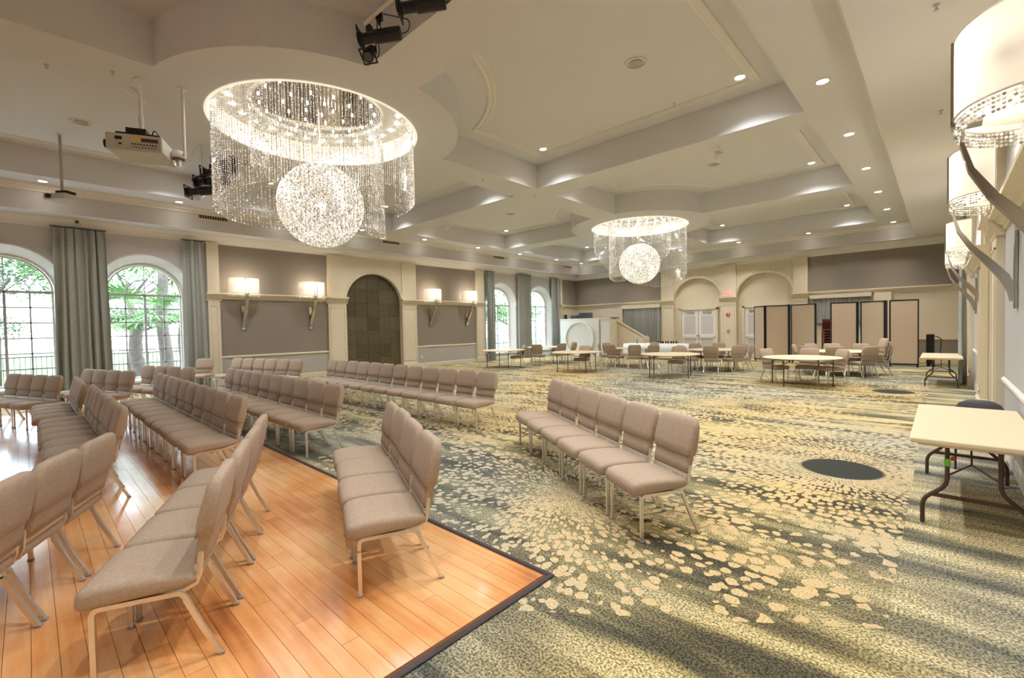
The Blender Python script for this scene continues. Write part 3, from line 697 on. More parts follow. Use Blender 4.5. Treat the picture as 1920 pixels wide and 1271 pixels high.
# ------------------------------------------------------------------ round tables
def round_table_master():
    root = empty('round_table', (0, 0, 0), 0, 'x', 'table'); Rr = .915
    b_ = NB(); prof = [(.0, .715), (Rr - .03, .715), (Rr - .005, .72), (Rr, .73), (Rr - .003, .741), (Rr - .02, .745), (0.0, .745)]
    n = 48; loft(b_, [[(max(r, .001) * math.cos(2*PI*k/n), max(r, .001) * math.sin(2*PI*k/n), z) for k in range(n)] for r, z in prof]); obj('tabletop', b_, M['tabletop'], root)
    for sx in (-1, 1):
        for sy in (-1, 1):
            b_ = NB(); tube(b_, [(sx * .58, sy * .42, .01), (sx * .58, sy * .42, .715)], .014, 8); lg = obj('leg', b_, M['brown'], root)
            b_ = NB(); cyl(b_, (sx * .58, sy * .42), .02, 0, .03, 8); obj('foot_cap', b_, M['black'], lg)
    for sx in (-1, 1):
        b_ = NB(); tube(b_, [(sx * .58, -.42, .70), (sx * .58, .42, .70)], .013, 6)
        for sy in (-1, 1): tube(b_, [(sx * .58, sy * .42, .58), (sx * .36, sy * .42, .71)], .008, 6); tube(b_, [(sx * .58, sy * .42, .58), (sx * .58, sy * .18, .71)], .008, 6)
        obj('brace', b_, M['brown'], root)
    return root
rt = round_table_master(); build_kids(rt)
def copy2(r0):
    r = r0.copy(); C.objects.link(r)
    for ch in MK[r0.name]:
        c = ch.copy(); C.objects.link(c); c.parent = r
        for g_ in MK[ch.name]:
            d = g_.copy(); C.objects.link(d); d.parent = c
    return r
TB = [(-13.65, 13.94, .1, 'round beige folding table nearest the sconce wall, no chairs at its front'),
      (-9.92, 14.0, .15, 'second round beige table from the left in the front table line'),
      (-6.41, 14.26, .30, 'third round beige table from the left, under the far chandelier'),
      (-2.75, 14.25, .55, 'round beige table in front of the folding partition, rightmost of the front line'),
      (-13.75, 16.95, .2, 'round table at the back left near the far windows'),
      (-9.40, 17.25, .4, 'round table at the back in front of the sloping wooden rail'),
      (-6.1, 17.3, .1, 'round table at the back in front of the double doors'),
      (-2.35, 17.7, .2, 'round table close to the folding partition, behind the rightmost front table')]
for i, (x, y, rz, lb) in enumerate(TB):
    t = rt if i == 0 else copy2(rt); t.location = (x, y, 0); t.rotation_euler = (0, 0, rz); t['label'] = lb; t['group'] = 'round folding tables'; t['category'] = 'table'
BC = [(-13.08, 14.67, 0, 'at the right of the leftmost round table'), (-12.92, 15.27, 4, 'back to camera, just right of the leftmost round table'), (-12.5, 16.55, 4, 'seen from behind before the far drape'),
      (-12.45, 17.45, 4, 'sideways in front of the white booth, left part'), (-10.1, 14.85, 1, 'facing the camera behind the second front table'), (-13.1, 18.35, 4, 'pale, closest to the white booth'),
      (-10.62, 16.6, 5, 'leftmost of the cluster right of the booth'), (-10.85, 17.6, 5, 'second one in the cluster right of the booth'), (-9.67, 15.95, 5, 'angled right, in front of the sloping rail'),
      (-8.6, 15.95, 5, 'with its brown back square to the camera, left of the third front table'), (-7.95, 16.25, 5, 'with its brown back visible above the third front table'), (-9.0, 18.5, 5, 'pale, behind the table near the sloping rail'),
      (-6.60, 15.40, 2, 'facing the camera behind the third front table'), (-6.85, 16.1, 6, 'grey lit, just right of the third front table centre'), (-7.15, 18.1, 6, 'beige top before the left door leaf'),
      (-5.75, 16.05, 6, 'with square brown back in front of the double doors'), (-6.35, 18.5, 6, 'beige top before the right door leaf'), (-5.0, 16.55, 6, 'with brown back right of the double doors'),
      (-5.4, 18.35, 6, 'hidden behind the brown back right of the doors'), (-4.8, 17.3, 6, 'side-on, leftmost next to the partition edge'), (-3.75, 14.75, 3, 'at the left edge of the rightmost front table'),
      (-3.65, 17.75, 7, 'side-on against the grey partition panels'), (-3.3, 18.55, 7, 'whose top shows before the third partition panel'), (-3.1, 16.62, 7, 'grey lit, behind the rightmost front table, left'),
      (-2.78, 15.42, 3, 'facing the camera behind the rightmost front table'), (-2.75, 18.8, 7, 'whose top shows below the partition gap'), (-1.93, 15.0, 3, 'pale fronted at the right edge of the rightmost front table'),
      (-2.3, 16.5, 7, 'brown back just above the rightmost front table'), (-1.95, 18.85, 7, 'top showing before the fourth partition panel'), (-1.5, 16.85, 7, 'side-on, right of the rightmost front table')]
for x, y, ti, w in BC:
    tx_, ty_ = TB[ti][0], TB[ti][1]; bx, by = x - tx_, y - ty_; L = math.hypot(bx, by); bx /= L; by /= L
    place_chair(x - bx * .27, y - by * .27, math.atan2(by, bx) - PI / 2 + random.uniform(-.1, .1), 'taupe chair ' + w, 'chairs round the back tables', far=True)
for k in range(3):
    place_chair(-1.42 - .05 * k, 18.1 - .05 * k, math.radians(-65), 'banquet chair in the small stack by the partition, %s' % ('bottom', 'middle', 'topmost')[k], 'stacked chairs', z=.10 * k, far=True)

# ------------------------------------------------------------------ rectangular folding tables by the right wall
def fold_table(x0, x1, y0, y1, lb, tagged=False):
    cx, cy = (x0 + x1) / 2, (y0 + y1) / 2; w, l = x1 - x0, y1 - y0
    root = empty('folding_table', (cx, cy, 0), 0, lb, 'table', 'rectangular folding tables')
    b_ = NB(); bbox(b_, (-w / 2, -l / 2, .705), (w / 2, l / 2, .745), .01, 2); obj('tabletop', b_, M['tabletop'], root)
    b_ = NB(); box(b_, (-w / 2 + .05, -l / 2 + .04, .685), (w / 2 - .05, l / 2 - .04, .706)); obj('underframe', b_, M['tabletop'], root)
    for e in (-1, 1):
        ye = e * (l / 2 - .13) if e > 0 else -(l / 2 - .22)
        for s in (-1, 1):
            b_ = NB(); tube(b_, bend([(s * .15, ye, .69), (s * .15, ye, .34), (s * .30, ye, .20), (s * .30, ye, .0)], .06, 4), .016, 8); obj('leg', b_, M['brown'], root)
        b_ = NB(); box(b_, (-.24, ye - .012, .235), (.24, ye + .012, .262)); cb = obj('cross_bar', b_, M['brown'], root)
        b_ = NB(); tube(b_, [(-.15, ye, .42), (0, ye - e * .28, .47), (.15, ye, .42)], .008, 6); tube(b_, [(0, ye - e * .28, .47), (0, ye - e * .42, .69)], .008, 6); obj('folding_brace', b_, M['brown'], root)
    if tagged:
        ye = -(l / 2 - .22)
        b_ = NB(); cyl(b_, (-.15, ye), .021, .50, .56, 10); obj('tape', b_, M['green'], root); b_ = NB(); bbox(b_, (-.13, ye - .015, .55), (-.10, ye + .015, .58), .004, 1); obj('tape', b_, M['red'], root)
    return root
fold_table(-.19, .56, 4.88, 6.86, 'beige rectangular folding table with brown legs, nearest the camera at the right wall', True)
fold_table(-.40, .38, 15.3, 17.3, 'small looking beige folding table far off beside the right wall drape')
# dark chair behind the near table
dc = empty('side_chair', (.30, 7.33, 0), PI, 'dark grey rounded chair back peeking over the near folding table', 'chair')
b_ = NB(); loft(b_, [[(x, y_, z) for x, y_ in rrect(0, yy, w, .03, .012, 2)] for z, w, yy in ((.50, .36, .20), (.60, .40, .22), (.70, .39, .235), (.76, .33, .245), (.795, .22, .25), (.805, .1, .25))]); obj('backrest', b_, mat('grey_plastic', (.13, .12, .13), .6), dc, True)
b_ = NB(); loft(b_, [[(x, y_, z) for x, y_ in rrect(0, 0, w, .40, .05, 3)] for z, w in ((.42, .38), (.43, .40), (.445, .40), (.455, .38))]); obj('seat', b_, bpy.data.materials['grey_plastic'], dc, True)
for sx in (-1, 1):
    b_ = NB(); tube(b_, [(sx * .18, -.20, 0), (sx * .17, .0, .43), (sx * .17, .21, .66)], .011, 6); obj('leg', b_, M['black'], dc)
    b_ = NB(); tube(b_, [(sx * .185, .22, 0), (sx * .18, -.05, .42)], .011, 6); obj('leg', b_, M['black'], dc)

# ------------------------------------------------------------------ folding partition
part = empty('folding_partition', (-3.2, 21.4, 0), 0, 'tan fabric folding partition with black edges standing before the far wall', 'partition')
PPX = [((-5.85, 22.1), (-5.34, 21.5), 'grey'), ((-5.30, 21.45), (-4.32, 21.75), 'grey'), ((-4.22, 21.7), (-3.34, 21.2), ''), ((-2.76, 21.2), (-1.98, 21.5), ''), ((-1.86, 21.5), (-1.10, 21.25), ''), ((-.98 - .32, 21.2), (-.55, 21.35), '')]
# widths chosen from the photo's panel edges
PPX = [((-6.02, 22.05), (-5.48, 21.55)), ((-5.46, 21.5), (-4.62, 21.85)), ((-4.55, 21.8), (-3.62, 21.35)), ((-3.14, 21.3), (-2.31, 21.65)), ((-2.23, 21.65), (-1.45, 21.35)), ((-1.38, 21.3), (-.59, 21.45))]
for i, (a, b) in enumerate(PPX):
    d = Vector((b[0] - a[0], b[1] - a[1])); L = d.length; ang = math.atan2(d.y, d.x)
    mt = Matrix.Translation((a[0] + 3.2, a[1] - 21.4, 0)) @ Matrix.Rotation(ang, 4, 'Z')
    b_ = NB(); t = NB(); bbox(t, (.03, -.03, .12), (L - .03, .03, 2.36), .008, 1); merge(b_, t, mt); pn = obj('panel', b_, M['partition'], part)
    b_ = NB(); t = NB()
    for q in (((0, -.04, .08), (.035, .04, 2.40)), ((L - (.085 if i in (1, 3, 4) else .035), -.04, .08), (L, .04, 2.40)), ((0, -.04, 2.36), (L, .04, 2.40)), ((0, -.04, .08), (L, .04, .13))): box(t, *q)
    merge(b_, t, mt); obj('panel_frame', b_, M['black'], pn)
    b_ = NB(); t = NB()
    for xx in (.03, L - .03): cyl(t, (xx, 0), .03, 0.0, .09, 8)
    merge(b_, t, mt); obj('caster', b_, M['black'], pn)
# stacked burgundy chairs in the gap
def burg(x, y, k):
    r = empty('stacking_chair', (x, y, k * .11), .3, 'burgundy gold framed chair in the stack behind the partition gap, %s from the floor' % (['lowest'] + ORD[1:])[k], 'chair', 'burgundy chairs stacked behind the partition')
    b_ = NB(); bbox(b_, (-.22, -.24, .40), (.22, .18, .47), .02, 2); obj('seat', b_, M['burg'], r)
    b_ = NB(); bbox(b_, (-.20, .18, .50), (.20, .23, .90), .02, 2); obj('backrest', b_, M['burg'], r)
    for sx in (-1, 1):
        b_ = NB(); tube(b_, [(sx * .22, -.26, 0), (sx * .21, -.22, .42)], .012, 6); obj('leg', b_, M['gold'], r)
        b_ = NB(); tube(b_, [(sx * .22, .26, 0), (sx * .21, .20, .42), (sx * .2, .23, .85)], .012, 6); obj('leg', b_, M['gold'], r)
for k in range(9): burg(-3.38, 22.6, k)
# black cart at the partition's right end
ct = empty('chair_trolley', (-.25, 22.3, 0), 0, 'black upright trolley at the right end of the partition', 'trolley')
b_ = NB(); bbox(b_, (-.16, -.25, .1), (.06, .25, 1.15), .02, 1); obj('body', b_, M['black'], ct)
b_ = NB(); tube(b_, bend([(.06, -.2, .3), (.2, -.2, .3), (.24, -.2, 1.0), (.08, -.2, 1.08)], .08, 4), .014, 6); obj('handle', b_, M['black'], ct)
b_ = NB()
for yy in (-.2, .2): cyl(b_, (-.1, yy), .05, 0, .1, 10); cyl(b_, (.02, yy), .05, 0, .1, 10)
obj('caster', b_, M['black'], ct)

# ------------------------------------------------------------------ white booth, equipment, sloping rail
bo = empty('white_booth', (-15.0, 21.9, 0), 0, 'tall white booth with a big round disc on its front, in the far left corner', 'booth')
b_ = NB(); bbox(b_, (-1.35, -.4, 0), (1.30, .9, 2.08), .01, 1); obj('body', b_, M['linen'], bo)
b_ = NB(); n = 40; loft(b_, [[(.05 + r * math.cos(2*PI*k/n), d, .98 + r * math.sin(2*PI*k/n)) for k in range(n)] for r, d in ((.92, -.39), (.92, -.47), (.86, -.49))]); dk = obj('disc', b_, M['white'], bo)
b_ = NB(); loft(b_, [[(.05 + r * math.cos(2*PI*k/n), d, .98 + r * math.sin(2*PI*k/n)) for k in range(n)] for r, d in ((.96, -.40), (.96, -.56), (.88, -.56), (.88, -.48))], caps=False); obj('disc_rim', b_, M['linen'], dk)
b_ = NB(); bbox(b_, (-1.38, -.43, 2.06), (1.33, .93, 2.11), .01, 1); obj('counter', b_, M['linen'], bo)
def gear(x, w, h, dd, lb, nm='mixing_desk', m='screen'):
    r = empty(nm, (x, 21.75, 2.11), 0, lb, 'equipment'); b_ = NB(); bbox(b_, (-w / 2, -dd / 2, 0), (w / 2, dd / 2, h), .01, 1); obj('case', b_, M[m], r)
    b_ = NB(); box(b_, (-w / 2 + .03, -dd / 2 - .008, .03), (w / 2 - .03, -dd / 2, h - .03)); obj('front_panel', b_, M['blackplastic'], r); return r
gear(-16.15, .14, .26, .2, 'slim black speaker at the left end of the booth top', 'speaker', 'black')
gear(-15.45, .45, .20, .3, 'low black laptop stand in the middle of the booth top', 'laptop')
gear(-14.72, .62, .33, .5, 'bulky grey black equipment case at the right of the booth top', 'equipment_case')
fl = empty('floor_speaker', (-13.35, 21.9, 0), 0, 'cream side cabinet adjoining the booth on its right', 'cabinet'); b_ = NB(); bbox(b_, (-.3, -.35, 0), (.35, .35, 2.02), .01, 1); obj('body', b_, M['cream'], fl)
b_ = NB(); box(b_, (-.25, -.36, .2), (.30, -.35, 1.9)); obj('front_panel', b_, M['white'], fl)
rp = empty('stair_parapet', (-12.3, 22.3, 0), 0, 'cream stair parapet with sloping light wooden cap before the dark drape', 'parapet')
b_ = NB(); prof = [(-1.0, 0), (1.05, 0), (1.05, .98), (.82, 1.0), (-1.0, 2.0)]; loft(b_, [[(x, d, z) for x, z in prof] for d in (-.08, .08)]); obj('wall_panel', b_, M['cream'], rp)
b_ = NB(); tube(b_, [(-1.05, 0, 2.09), (-.95, 0, 2.07), (.85, 0, 1.06), (1.08, 0, 1.04)], .05, 4, flat=(.13, .06)); obj('handrail_cap', b_, M['oakcap'], rp)
b_ = NB(); bbox(b_, (.86, -.12, 0), (1.1, .12, 1.02), .01, 1); obj('newel_post', b_, M['oakcap'], rp)
b_ = NB(); box(b_, (-1.12, -.15, 2.10), (-.70, .15, 2.14)); obj('cap_end', b_, M['brown'], rp)
# long linen table
lt = empty('buffet_table', (-10.3, 21.2, 0), 0, 'long table under white linen in front of the dark drape', 'table')
b_ = NB(); bbox(b_, (-1.5, -.38, .72), (1.5, .38, .75), .008, 1); obj('tabletop', b_, M['white'], lt)
for sx in (-1, 1):
    for sy in (-1, 1): b_ = NB(); tube(b_, [(sx * 1.3, sy * .3, 0), (sx * 1.3, sy * .3, .72)], .015, 6); obj('leg', b_, M['brown'], lt)
lc = NB(); n = 60; top = [(x, y_, .756) for x, y_ in rrect(0, 0, 3.06, .82, .04, 14)]; bot = [(x * 1.01 * (1 + .01 * math.sin(k * 1.9)), y_ * (1.04 + .04 * math.sin(k * 1.9)), .25) for k, (x, y_, _) in enumerate(top)]
loft(lc, [bot, top]); tc_ = obj('tablecloth', lc, M['linen'], None, True); tc_.location = (-10.3, 21.2, 0); tag(tc_, 'white linen cloth draped over the long table at the far wall', 'tablecloth')
def lathe(name, prof, m, loc, n=12, parent=None):
    b_ = NB(); loft(b_, [[(r * math.cos(2*PI*k/n), r * math.sin(2*PI*k/n), z) for k in range(n)] for r, z in prof]); o = obj(name, b_, m, parent, True); o.location = loc; return o
for k in range(8):
    o = lathe('drinking_glass', [(.03, 0), (.034, .05), (.038, .12), (.036, .12), (.03, .01)], M['glass'], (-10.1 + k * .13, 21.1 + .05 * (k % 2), .757)); tag(o, 'clear drinking glass on the linen table, %s from its left end' % (['first'] + ORD[1:])[k], 'glass', 'glasses on the linen table')
o = lathe('water_bottle', [(.04, 0), (.042, .14), (.035, .2), (.014, .25), (.014, .29)], mat('bottle_green', (.25, .3, .22), .3), (-11.2, 21.1, .757)); tag(o, 'dark bottle standing at the left end of the linen table', 'bottle')

# ------------------------------------------------------------------ wall sconces
def sconce_master():
    r = empty('wall_sconce', (0, 0, 0), 0, 'x', 'lamp')     # local: wall plane x=0, outwards +x, z=0 at shade bottom
    n = 22; D = .34; Wd = .46; x0 = .19
    def crv(rx, ry, z): return [(x0 + rx * math.sin(PI * k / n), -ry * math.cos(PI * k / n), z) for k in range(n + 1)]
    b_ = NB(); loft(b_, [crv(D, Wd, 0), crv(D, Wd, .5)], caps=False, close=False); sh = obj('shade', b_, M['shade'], r, True)
    b_ = NB()
    for z in (0, .5): tube(b_, crv(D, Wd, z), .006, 5)
    tube(b_, [(x0, -Wd, 0), (x0, -Wd, .5)], .006, 5); tube(b_, [(x0, Wd, 0), (x0, Wd, .5)], .006, 5)
    obj('shade_trim', b_, M['champ'], sh)
    b_ = NB(); loft(b_, [crv(D - .03, Wd - .03, .012), [(x0, 0, .013)] * (n + 1)], caps=False, close=False); 
    b_.free()
    b_ = NB(); t = [b_.verts.new(p) for p in crv(D * .78, Wd * .8, .015)]; b_.faces.new(t); obj('diffuser', b_, M['shade'], r)
    b_ = NB()
    for row_ in range(4):
        for k in range(2 * n + 1):
            a = PI * k / (2 * n); p = Vector((x0 + (D - .012) * math.sin(a), -(Wd - .012) * math.cos(a), -.02 - row_ * .026))
            bmesh.ops.create_icosphere(b_, subdivisions=0 + 1, radius=.0105, matrix=Matrix.Translation(p))
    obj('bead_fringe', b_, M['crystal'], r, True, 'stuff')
    b_ = NB()
    for y_ in (-.045, .045): box(b_, (x0 + D - .004, y_ - .006, -.005), (x0 + D + .012, y_ + .006, .505))
    box(b_, (x0 + D * .6, -.06, -.04), (x0 + D + .01, .06, -.015)); obj('centre_bars', b_, M['chrome'], r)
    b_ = NB(); pts = [(x0 + D * .85, 0, -.02), (x0 + D * .88, 0, -.15), (x0 + D * .75, 0, -.33), (x0 + D * .45, 0, -.52), (x0 + .02, 0, -.70), (.10, 0, -.86), (.045, 0, -1.0), (.03, 0, -1.12)]
    w = .05; secs = []
    P_ = [Vector(p) for p in pts]
    thk = [.008, .010, .015, .024, .036, .042, .036, .025]
    for i, p in enumerate(P_):
        d = (P_[min(i + 1, len(P_) - 1)] - P_[max(i - 1, 0)]).normalized(); nn = Vector((0, 1, 0)).cross(d).normalized() * thk[i]
        secs.append([p + Vector((0, -w, 0)) - nn, p + Vector((0, w, 0)) - nn, p + Vector((0, w, 0)) + nn, p + Vector((0, -w, 0)) + nn])
    loft(b_, secs); obj('arm', b_, M['chrome'], r)
    b_ = NB(); bbox(b_, (0, -.055, -1.2), (.03, .055, -.38), .006, 1); obj('wall_plate', b_, M['chrome'], r)
    for y_ in (-.17, .17):
        b_ = NB(); bmesh.ops.create_uvsphere(b_, u_segments=10, v_segments=8, radius=.04, matrix=Matrix.Translation((x0 + .14, y_, .25))); obj('bulb', b_, M['warmbulb'], r, True)
    return r
sm_ = sconce_master(); build_kids(sm_)
SC = [(XL, 4.95, 0, 'L', 'lit wall sconce nearest the big windows on the left wall'), (XL, 7.18, 0, 'L', 'lit wall sconce just left of the arched bronze niche'),
      (XL, 12.6, 0, 'L', 'lit wall sconce just right of the arched bronze niche'), (XL, 14.8, 0, 'L', 'lit wall sconce nearest the far windows on the left wall'),
      (XR, 4.25, PI, 'R', 'large white shaded sconce at the top right corner of the view'), (XR, 7.15, PI, 'R', 'second white shaded sconce along the right wall'),
      (XR, 12.15, PI, 'R', 'third white shaded sconce along the right wall'), (XR, 14.9, PI, 'R', 'farthest white shaded sconce on the right wall')]
for i, (x, y, rz, s, lb) in enumerate(SC):
    t = sm_ if i == 0 else copy2(sm_); t.location = (x + (.02 if s == 'L' else -.02), y, 2.99); t.rotation_euler = (0, 0, rz); t['label'] = lb; t['category'] = 'lamp'; t['group'] = 'crystal fringed wall sconces'
    sx = 1 if s == 'L' else -1
    lamp('sconce_light', 'POINT', (x + sx * .36, y, 3.28), P_SCON, WARM, .06)

# ------------------------------------------------------------------ chandeliers
def chandelier_master():
    r = empty('chandelier', (0, 0, H2), 0, 'x', 'chandelier'); n = 64
    def ringl(bm, prof): loft(bm, [[(rr * math.cos(2*PI*k/n), rr * math.sin(2*PI*k/n), z) for k in range(n)] for rr, z in prof], caps=False)
    b_ = NB(); ringl(b_, [(1.80, -.012), (1.755, -.015), (1.765, .0), (1.765, .37), (1.75, .385)]); obj('recess_wall', b_, M['ring'], r, True)  # inner wall of the ceiling recess, its lit cream look given by emission
    b_ = NB(); ringl(b_, [(1.79, .39), (1.17, .38), (1.16, .33), (1.13, .33), (1.12, .42)]); obj('canopy_ring', b_, M['white'], r)
    b_ = NB(); cyl(b_, (0, 0), 1.125, .41, .44, n); obj('mirror_disc', b_, M['mirror'], r)
    b_ = NB()
    for rr, m_ in ((1.45, 26), (1.0, 18), (.6, 10), (.25, 5)):
        for k in range(m_):
            a = 2 * PI * k / m_; zz_ = .355 if rr > 1.1 else .385; cyl(b_, (rr * math.cos(a), rr * math.sin(a)), .017, zz_, zz_ + .03, 8)
    obj('pin_lights', b_, M['pin'], r, kind='stuff')
    # bead strings
    rnd = random.Random(3); bs = NB(); V = []; F = []
    def octa(p, s):
        i = len(V); x, y, z = p
        V.extend([(x, y, z + s * 1.3), (x + s, y, z), (x, y + s, z), (x - s, y, z), (x, y - s, z), (x, y, z - s * 1.3)])
        F.extend([(i, i+1, i+2), (i, i+2, i+3), (i, i+3, i+4), (i, i+4, i+1), (i+5, i+2, i+1), (i+5, i+3, i+2), (i+5, i+4, i+3), (i+5, i+1, i+4)])
    def string(x, y, z1, z0, s=.0092, step=.034):
        i = len(V); w = .0022
        for zz in (z1, z0):
            for k in range(3): V.append((x + w * math.cos(2.1 * k), y + w * math.sin(2.1 * k), zz))
        for k in range(3): F.append((i + k, i + (k + 1) % 3, i + 3 + (k + 1) % 3, i + 3 + k))
        z = z1 - rnd.random() * step
        while z > z0: octa((x, y, z), s * (1.5 if rnd.random() < .05 else 1)); z -= step
        octa((x, y, z0), s * 1.7)
    def D(d): return math.radians(d)
    no = 168
    for k in range(no):
        th = 360 * k / no; d = (th - 325 + 180) % 360 - 180     # 0 at the longest
        if -2 < ((th - 2 + 180) % 360 - 180) < 16: continue       # gap beside the ball
        z0 = 4.2 - .95 * math.cos(D(d)); string(1.715 * math.cos(D(th)), 1.715 * math.sin(D(th)), .38, min(z0, 4.95) - H2)
    ni = 128
    for k in range(ni):
        th = 360 * k / ni; d = (th - 50 + 180) % 360 - 180
        z0 = 4.0 - .62 * math.cos(D(d)) + .1
        string(1.14 * math.cos(D(th)), 1.14 * math.sin(D(th)), .34, z0 - H2)
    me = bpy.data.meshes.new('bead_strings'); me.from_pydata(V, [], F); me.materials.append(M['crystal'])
    o = bpy.data.objects.new('bead_strings', me); C.objects.link(o); o.parent = r; o['kind'] = 'stuff'; bs.free()
    # crystal ball
    V2 = []; F2 = []; V, F = V2, F2
    zc = 4.05 - H2
    for k, N, Rb in [(k, 3400, .755) for k in range(3400)] + [(k, 3000, .69) for k in range(3000)] + [(k, 1800, .60) for k in range(1800)]:
        zz = 1 - 2 * (k + .5) / N; rr = math.sqrt(1 - zz * zz); a = k * 2.399963
        p = (Rb * rr * math.cos(a), Rb * rr * math.sin(a), zc + Rb * zz); i = len(V); s = .0165 * rnd.uniform(.85, 1.12)
        x, y, z = p
        V.extend([(x, y, z + s * 1.2), (x + s, y, z), (x, y + s, z), (x - s, y, z), (x, y - s, z), (x, y, z - s * 1.2)])
        F.extend([(i, i+1, i+2), (i, i+2, i+3), (i, i+3, i+4), (i, i+4, i+1), (i+5, i+2, i+1), (i+5, i+3, i+2), (i+5, i+4, i+3), (i+5, i+1, i+4)])
    me = bpy.data.meshes.new('crystal_ball'); me.from_pydata(V, [], F); me.materials.append(M['ballcrystal'])
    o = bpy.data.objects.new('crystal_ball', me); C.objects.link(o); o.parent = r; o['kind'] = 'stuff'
    b_ = NB(); 
    for k in range(12):
        a = PI * k / 12; tube(b_, [(.70 * math.cos(a) * math.cos(t), .70 * math.sin(a) * math.cos(t), zc + .70 * math.sin(t)) for t in [2 * PI * j / 32 for j in range(33)]], .005, 4, False)
    tube(b_, [(0, 0, .41), (0, 0, zc + .70)], .012, 6); obj('ball_frame', b_, M['champ'], r)
    b_ = NB(); bmesh.ops.create_uvsphere(b_, u_segments=16, v_segments=10, radius=.07, matrix=Matrix.Translation((0, 0, zc))); obj('inner_lamp', b_, M['bulb'], r, True)
    return r
ch = chandelier_master(); build_kids(ch)
CL = ['big crystal chandelier with hanging ball, nearest and above the chair rows', 'smaller looking crystal chandelier farther away above the round tables']
for i in range(2):
    t = ch if i == 0 else copy2(ch); t.location = (*CH[i], H2); t.rotation_euler = (0, 0, 0 if i == 0 else math.radians(120)); t['label'] = CL[i]; t['category'] = 'chandelier'; t['group'] = 'crystal chandeliers'
for i in range(3):
    x, y = CH[i]
    lamp('chandelier_light', 'POINT', (x, y, 4.05), P_CHAND * .12, SOFT, .07)
    for k in range(6):
        a = k * PI / 3 + .3; lamp('chandelier_pin', 'SPOT', (x + 1.43 * math.cos(a), y + 1.43 * math.sin(a), 5.77), P_CHAND * .11, SOFT, .03, (0, 0, 0), math.radians(160))

# ------------------------------------------------------------------ ceiling fixtures
def downlight_master():
    r = empty('downlight', (0, 0, 0), 0, 'x', 'light'); n = 20
    b_ = NB(); loft(b_, [[(rr * math.cos(2*PI*k/n), rr * math.sin(2*PI*k/n), z) for k in range(n)] for rr, z in ((.105, 0), (.10, -.012), (.085, -.014), (.078, -.004))], caps=False); obj('trim_ring', b_, M['white'], r)
    b_ = NB(); cyl(b_, (0, 0), .078, -.006, -.003, n); obj('lens', b_, M['bulb'], r); return r
dm = downlight_master(); build_kids(dm); dused = False
DL = []
for k, y in enumerate([5.85, 8.65, 11.46, 14.32, 17.19, 20.12, 22.93]): DL.append((-1.37, y, H2, 'round recessed light, %s from the camera in the strip along the right soffit' % (['nearest'] + ORD[1:])[k], 'row along the right soffit'))
for k, y in enumerate([3.0, .2, -2.6]): DL.append((-1.37, y, H2, 'recessed light of the right soffit strip behind the camera, %s' % ('first', 'second', 'third')[k], 'row along the right soffit'))
for k, y in enumerate([.37, 3.07, 5.9, 8.7, 11.52, 14.55, 17.44, 20.5, 22.93]): DL.append((-15.77, y, H2, 'recessed light, %s from the left in the strip above the window wall' % (['leftmost'] + ORD[1:])[k], 'row above the window wall'))
for k, x in enumerate([-4.14, -6.92, -9.7, -12.5]): DL.append((x, 22.9, H2, 'recessed light, %s from the right in the strip along the far wall' % (['first'] + ORD[1:])[k], 'row along the far wall'))
coffn = {(1, 2): 'large coffer right of the near chandelier', (1, 3): 'second coffer right of the beam', (1, 4): 'farthest right coffer', (0, 2): 'coffer behind the near chandelier', (0, 3): 'coffer left of the far chandelier', (0, 4): 'farthest left coffer', (0, 1): 'coffer with the projectors', (1, 1): 'coffer above the camera'}
for (ci, ri), nm in coffn.items():
    x0, x1 = cols[ci]; y0, y1 = rows[ri]
    for cx, cy, wh in ((x0, y1, 'far left'), (x1, y1, 'far right'), (x0, y0, 'near left'), (x1, y0, 'near right')):
        if min(math.hypot(cx - a, cy - b) for a, b in CH) < 3: continue
        if wh.startswith('near') and ri == 1: continue
        sx = 1 if cx == x0 else -1; sy = 1 if cy == y0 else -1
        DL.append((cx + sx * .85, cy + sy * .75, H3, 'recessed light at the %s corner of the %s' % (wh, nm), 'coffer corner lights'))
for i, (x, y, z, lb, grp) in enumerate(DL):
    t = dm if i == 0 else copy2(dm); t.location = (x, y, z); t['label'] = lb; t['group'] = grp; t['category'] = 'light'
    lamp('downlight_beam', 'SPOT', (x, y, z - .03), P_DOWN * (.30 if x < -15 else .6 if y > 22.5 else 1.15 if z > 6 else 1), (1, .90, .76) if (x < -15 or y > 22.5) else SOFT, .07, (0, 0, 0), math.radians(88 if (x < -15 or y > 22.5) else 125))
# vents in the left fascia
def vent(y, y1, lb):
    r = empty('air_vent', (-16.25, (y + y1) / 2, 5.16), 0, lb, 'vent', 'bronze vents above the window wall'); L = (y1 - y) / 2
    b_ = NB(); box(b_, (.0, -L, 0), (.012, L, .12)); obj('backing', b_, M['black'], r)
    b_ = NB()
    for q in (((0, -L - .02, -.02), (.03, L + .02, .005)), ((0, -L - .02, .115), (.03, L + .02, .14)), ((0, -L - .02, 0), (.03, -L, .12)), ((0, L, 0), (.03, L + .02, .12))): box(b_, *q)
    obj('frame', b_, M['white'], r)
    b_ = NB(); n = 12
    for k in range(n): yy = -L + 2 * L * (k + .5) / n; box(b_, (.01, yy - .012, 0), (.025, yy + .012, .12))
    obj('slats', b_, M['grille'], r, kind='stuff')
for a, b, lb in ((3.62, 4.4, 'bronze air vent above the tall grey drape, leftmost of the fascia vents'), (9.8, 10.6, 'bronze air vent above the arched niche'), (16.0, 16.75, 'bronze air vent above the narrow drape'), (21.8, 22.6, 'bronze air vent nearest the far corner')): vent(a, b, lb)
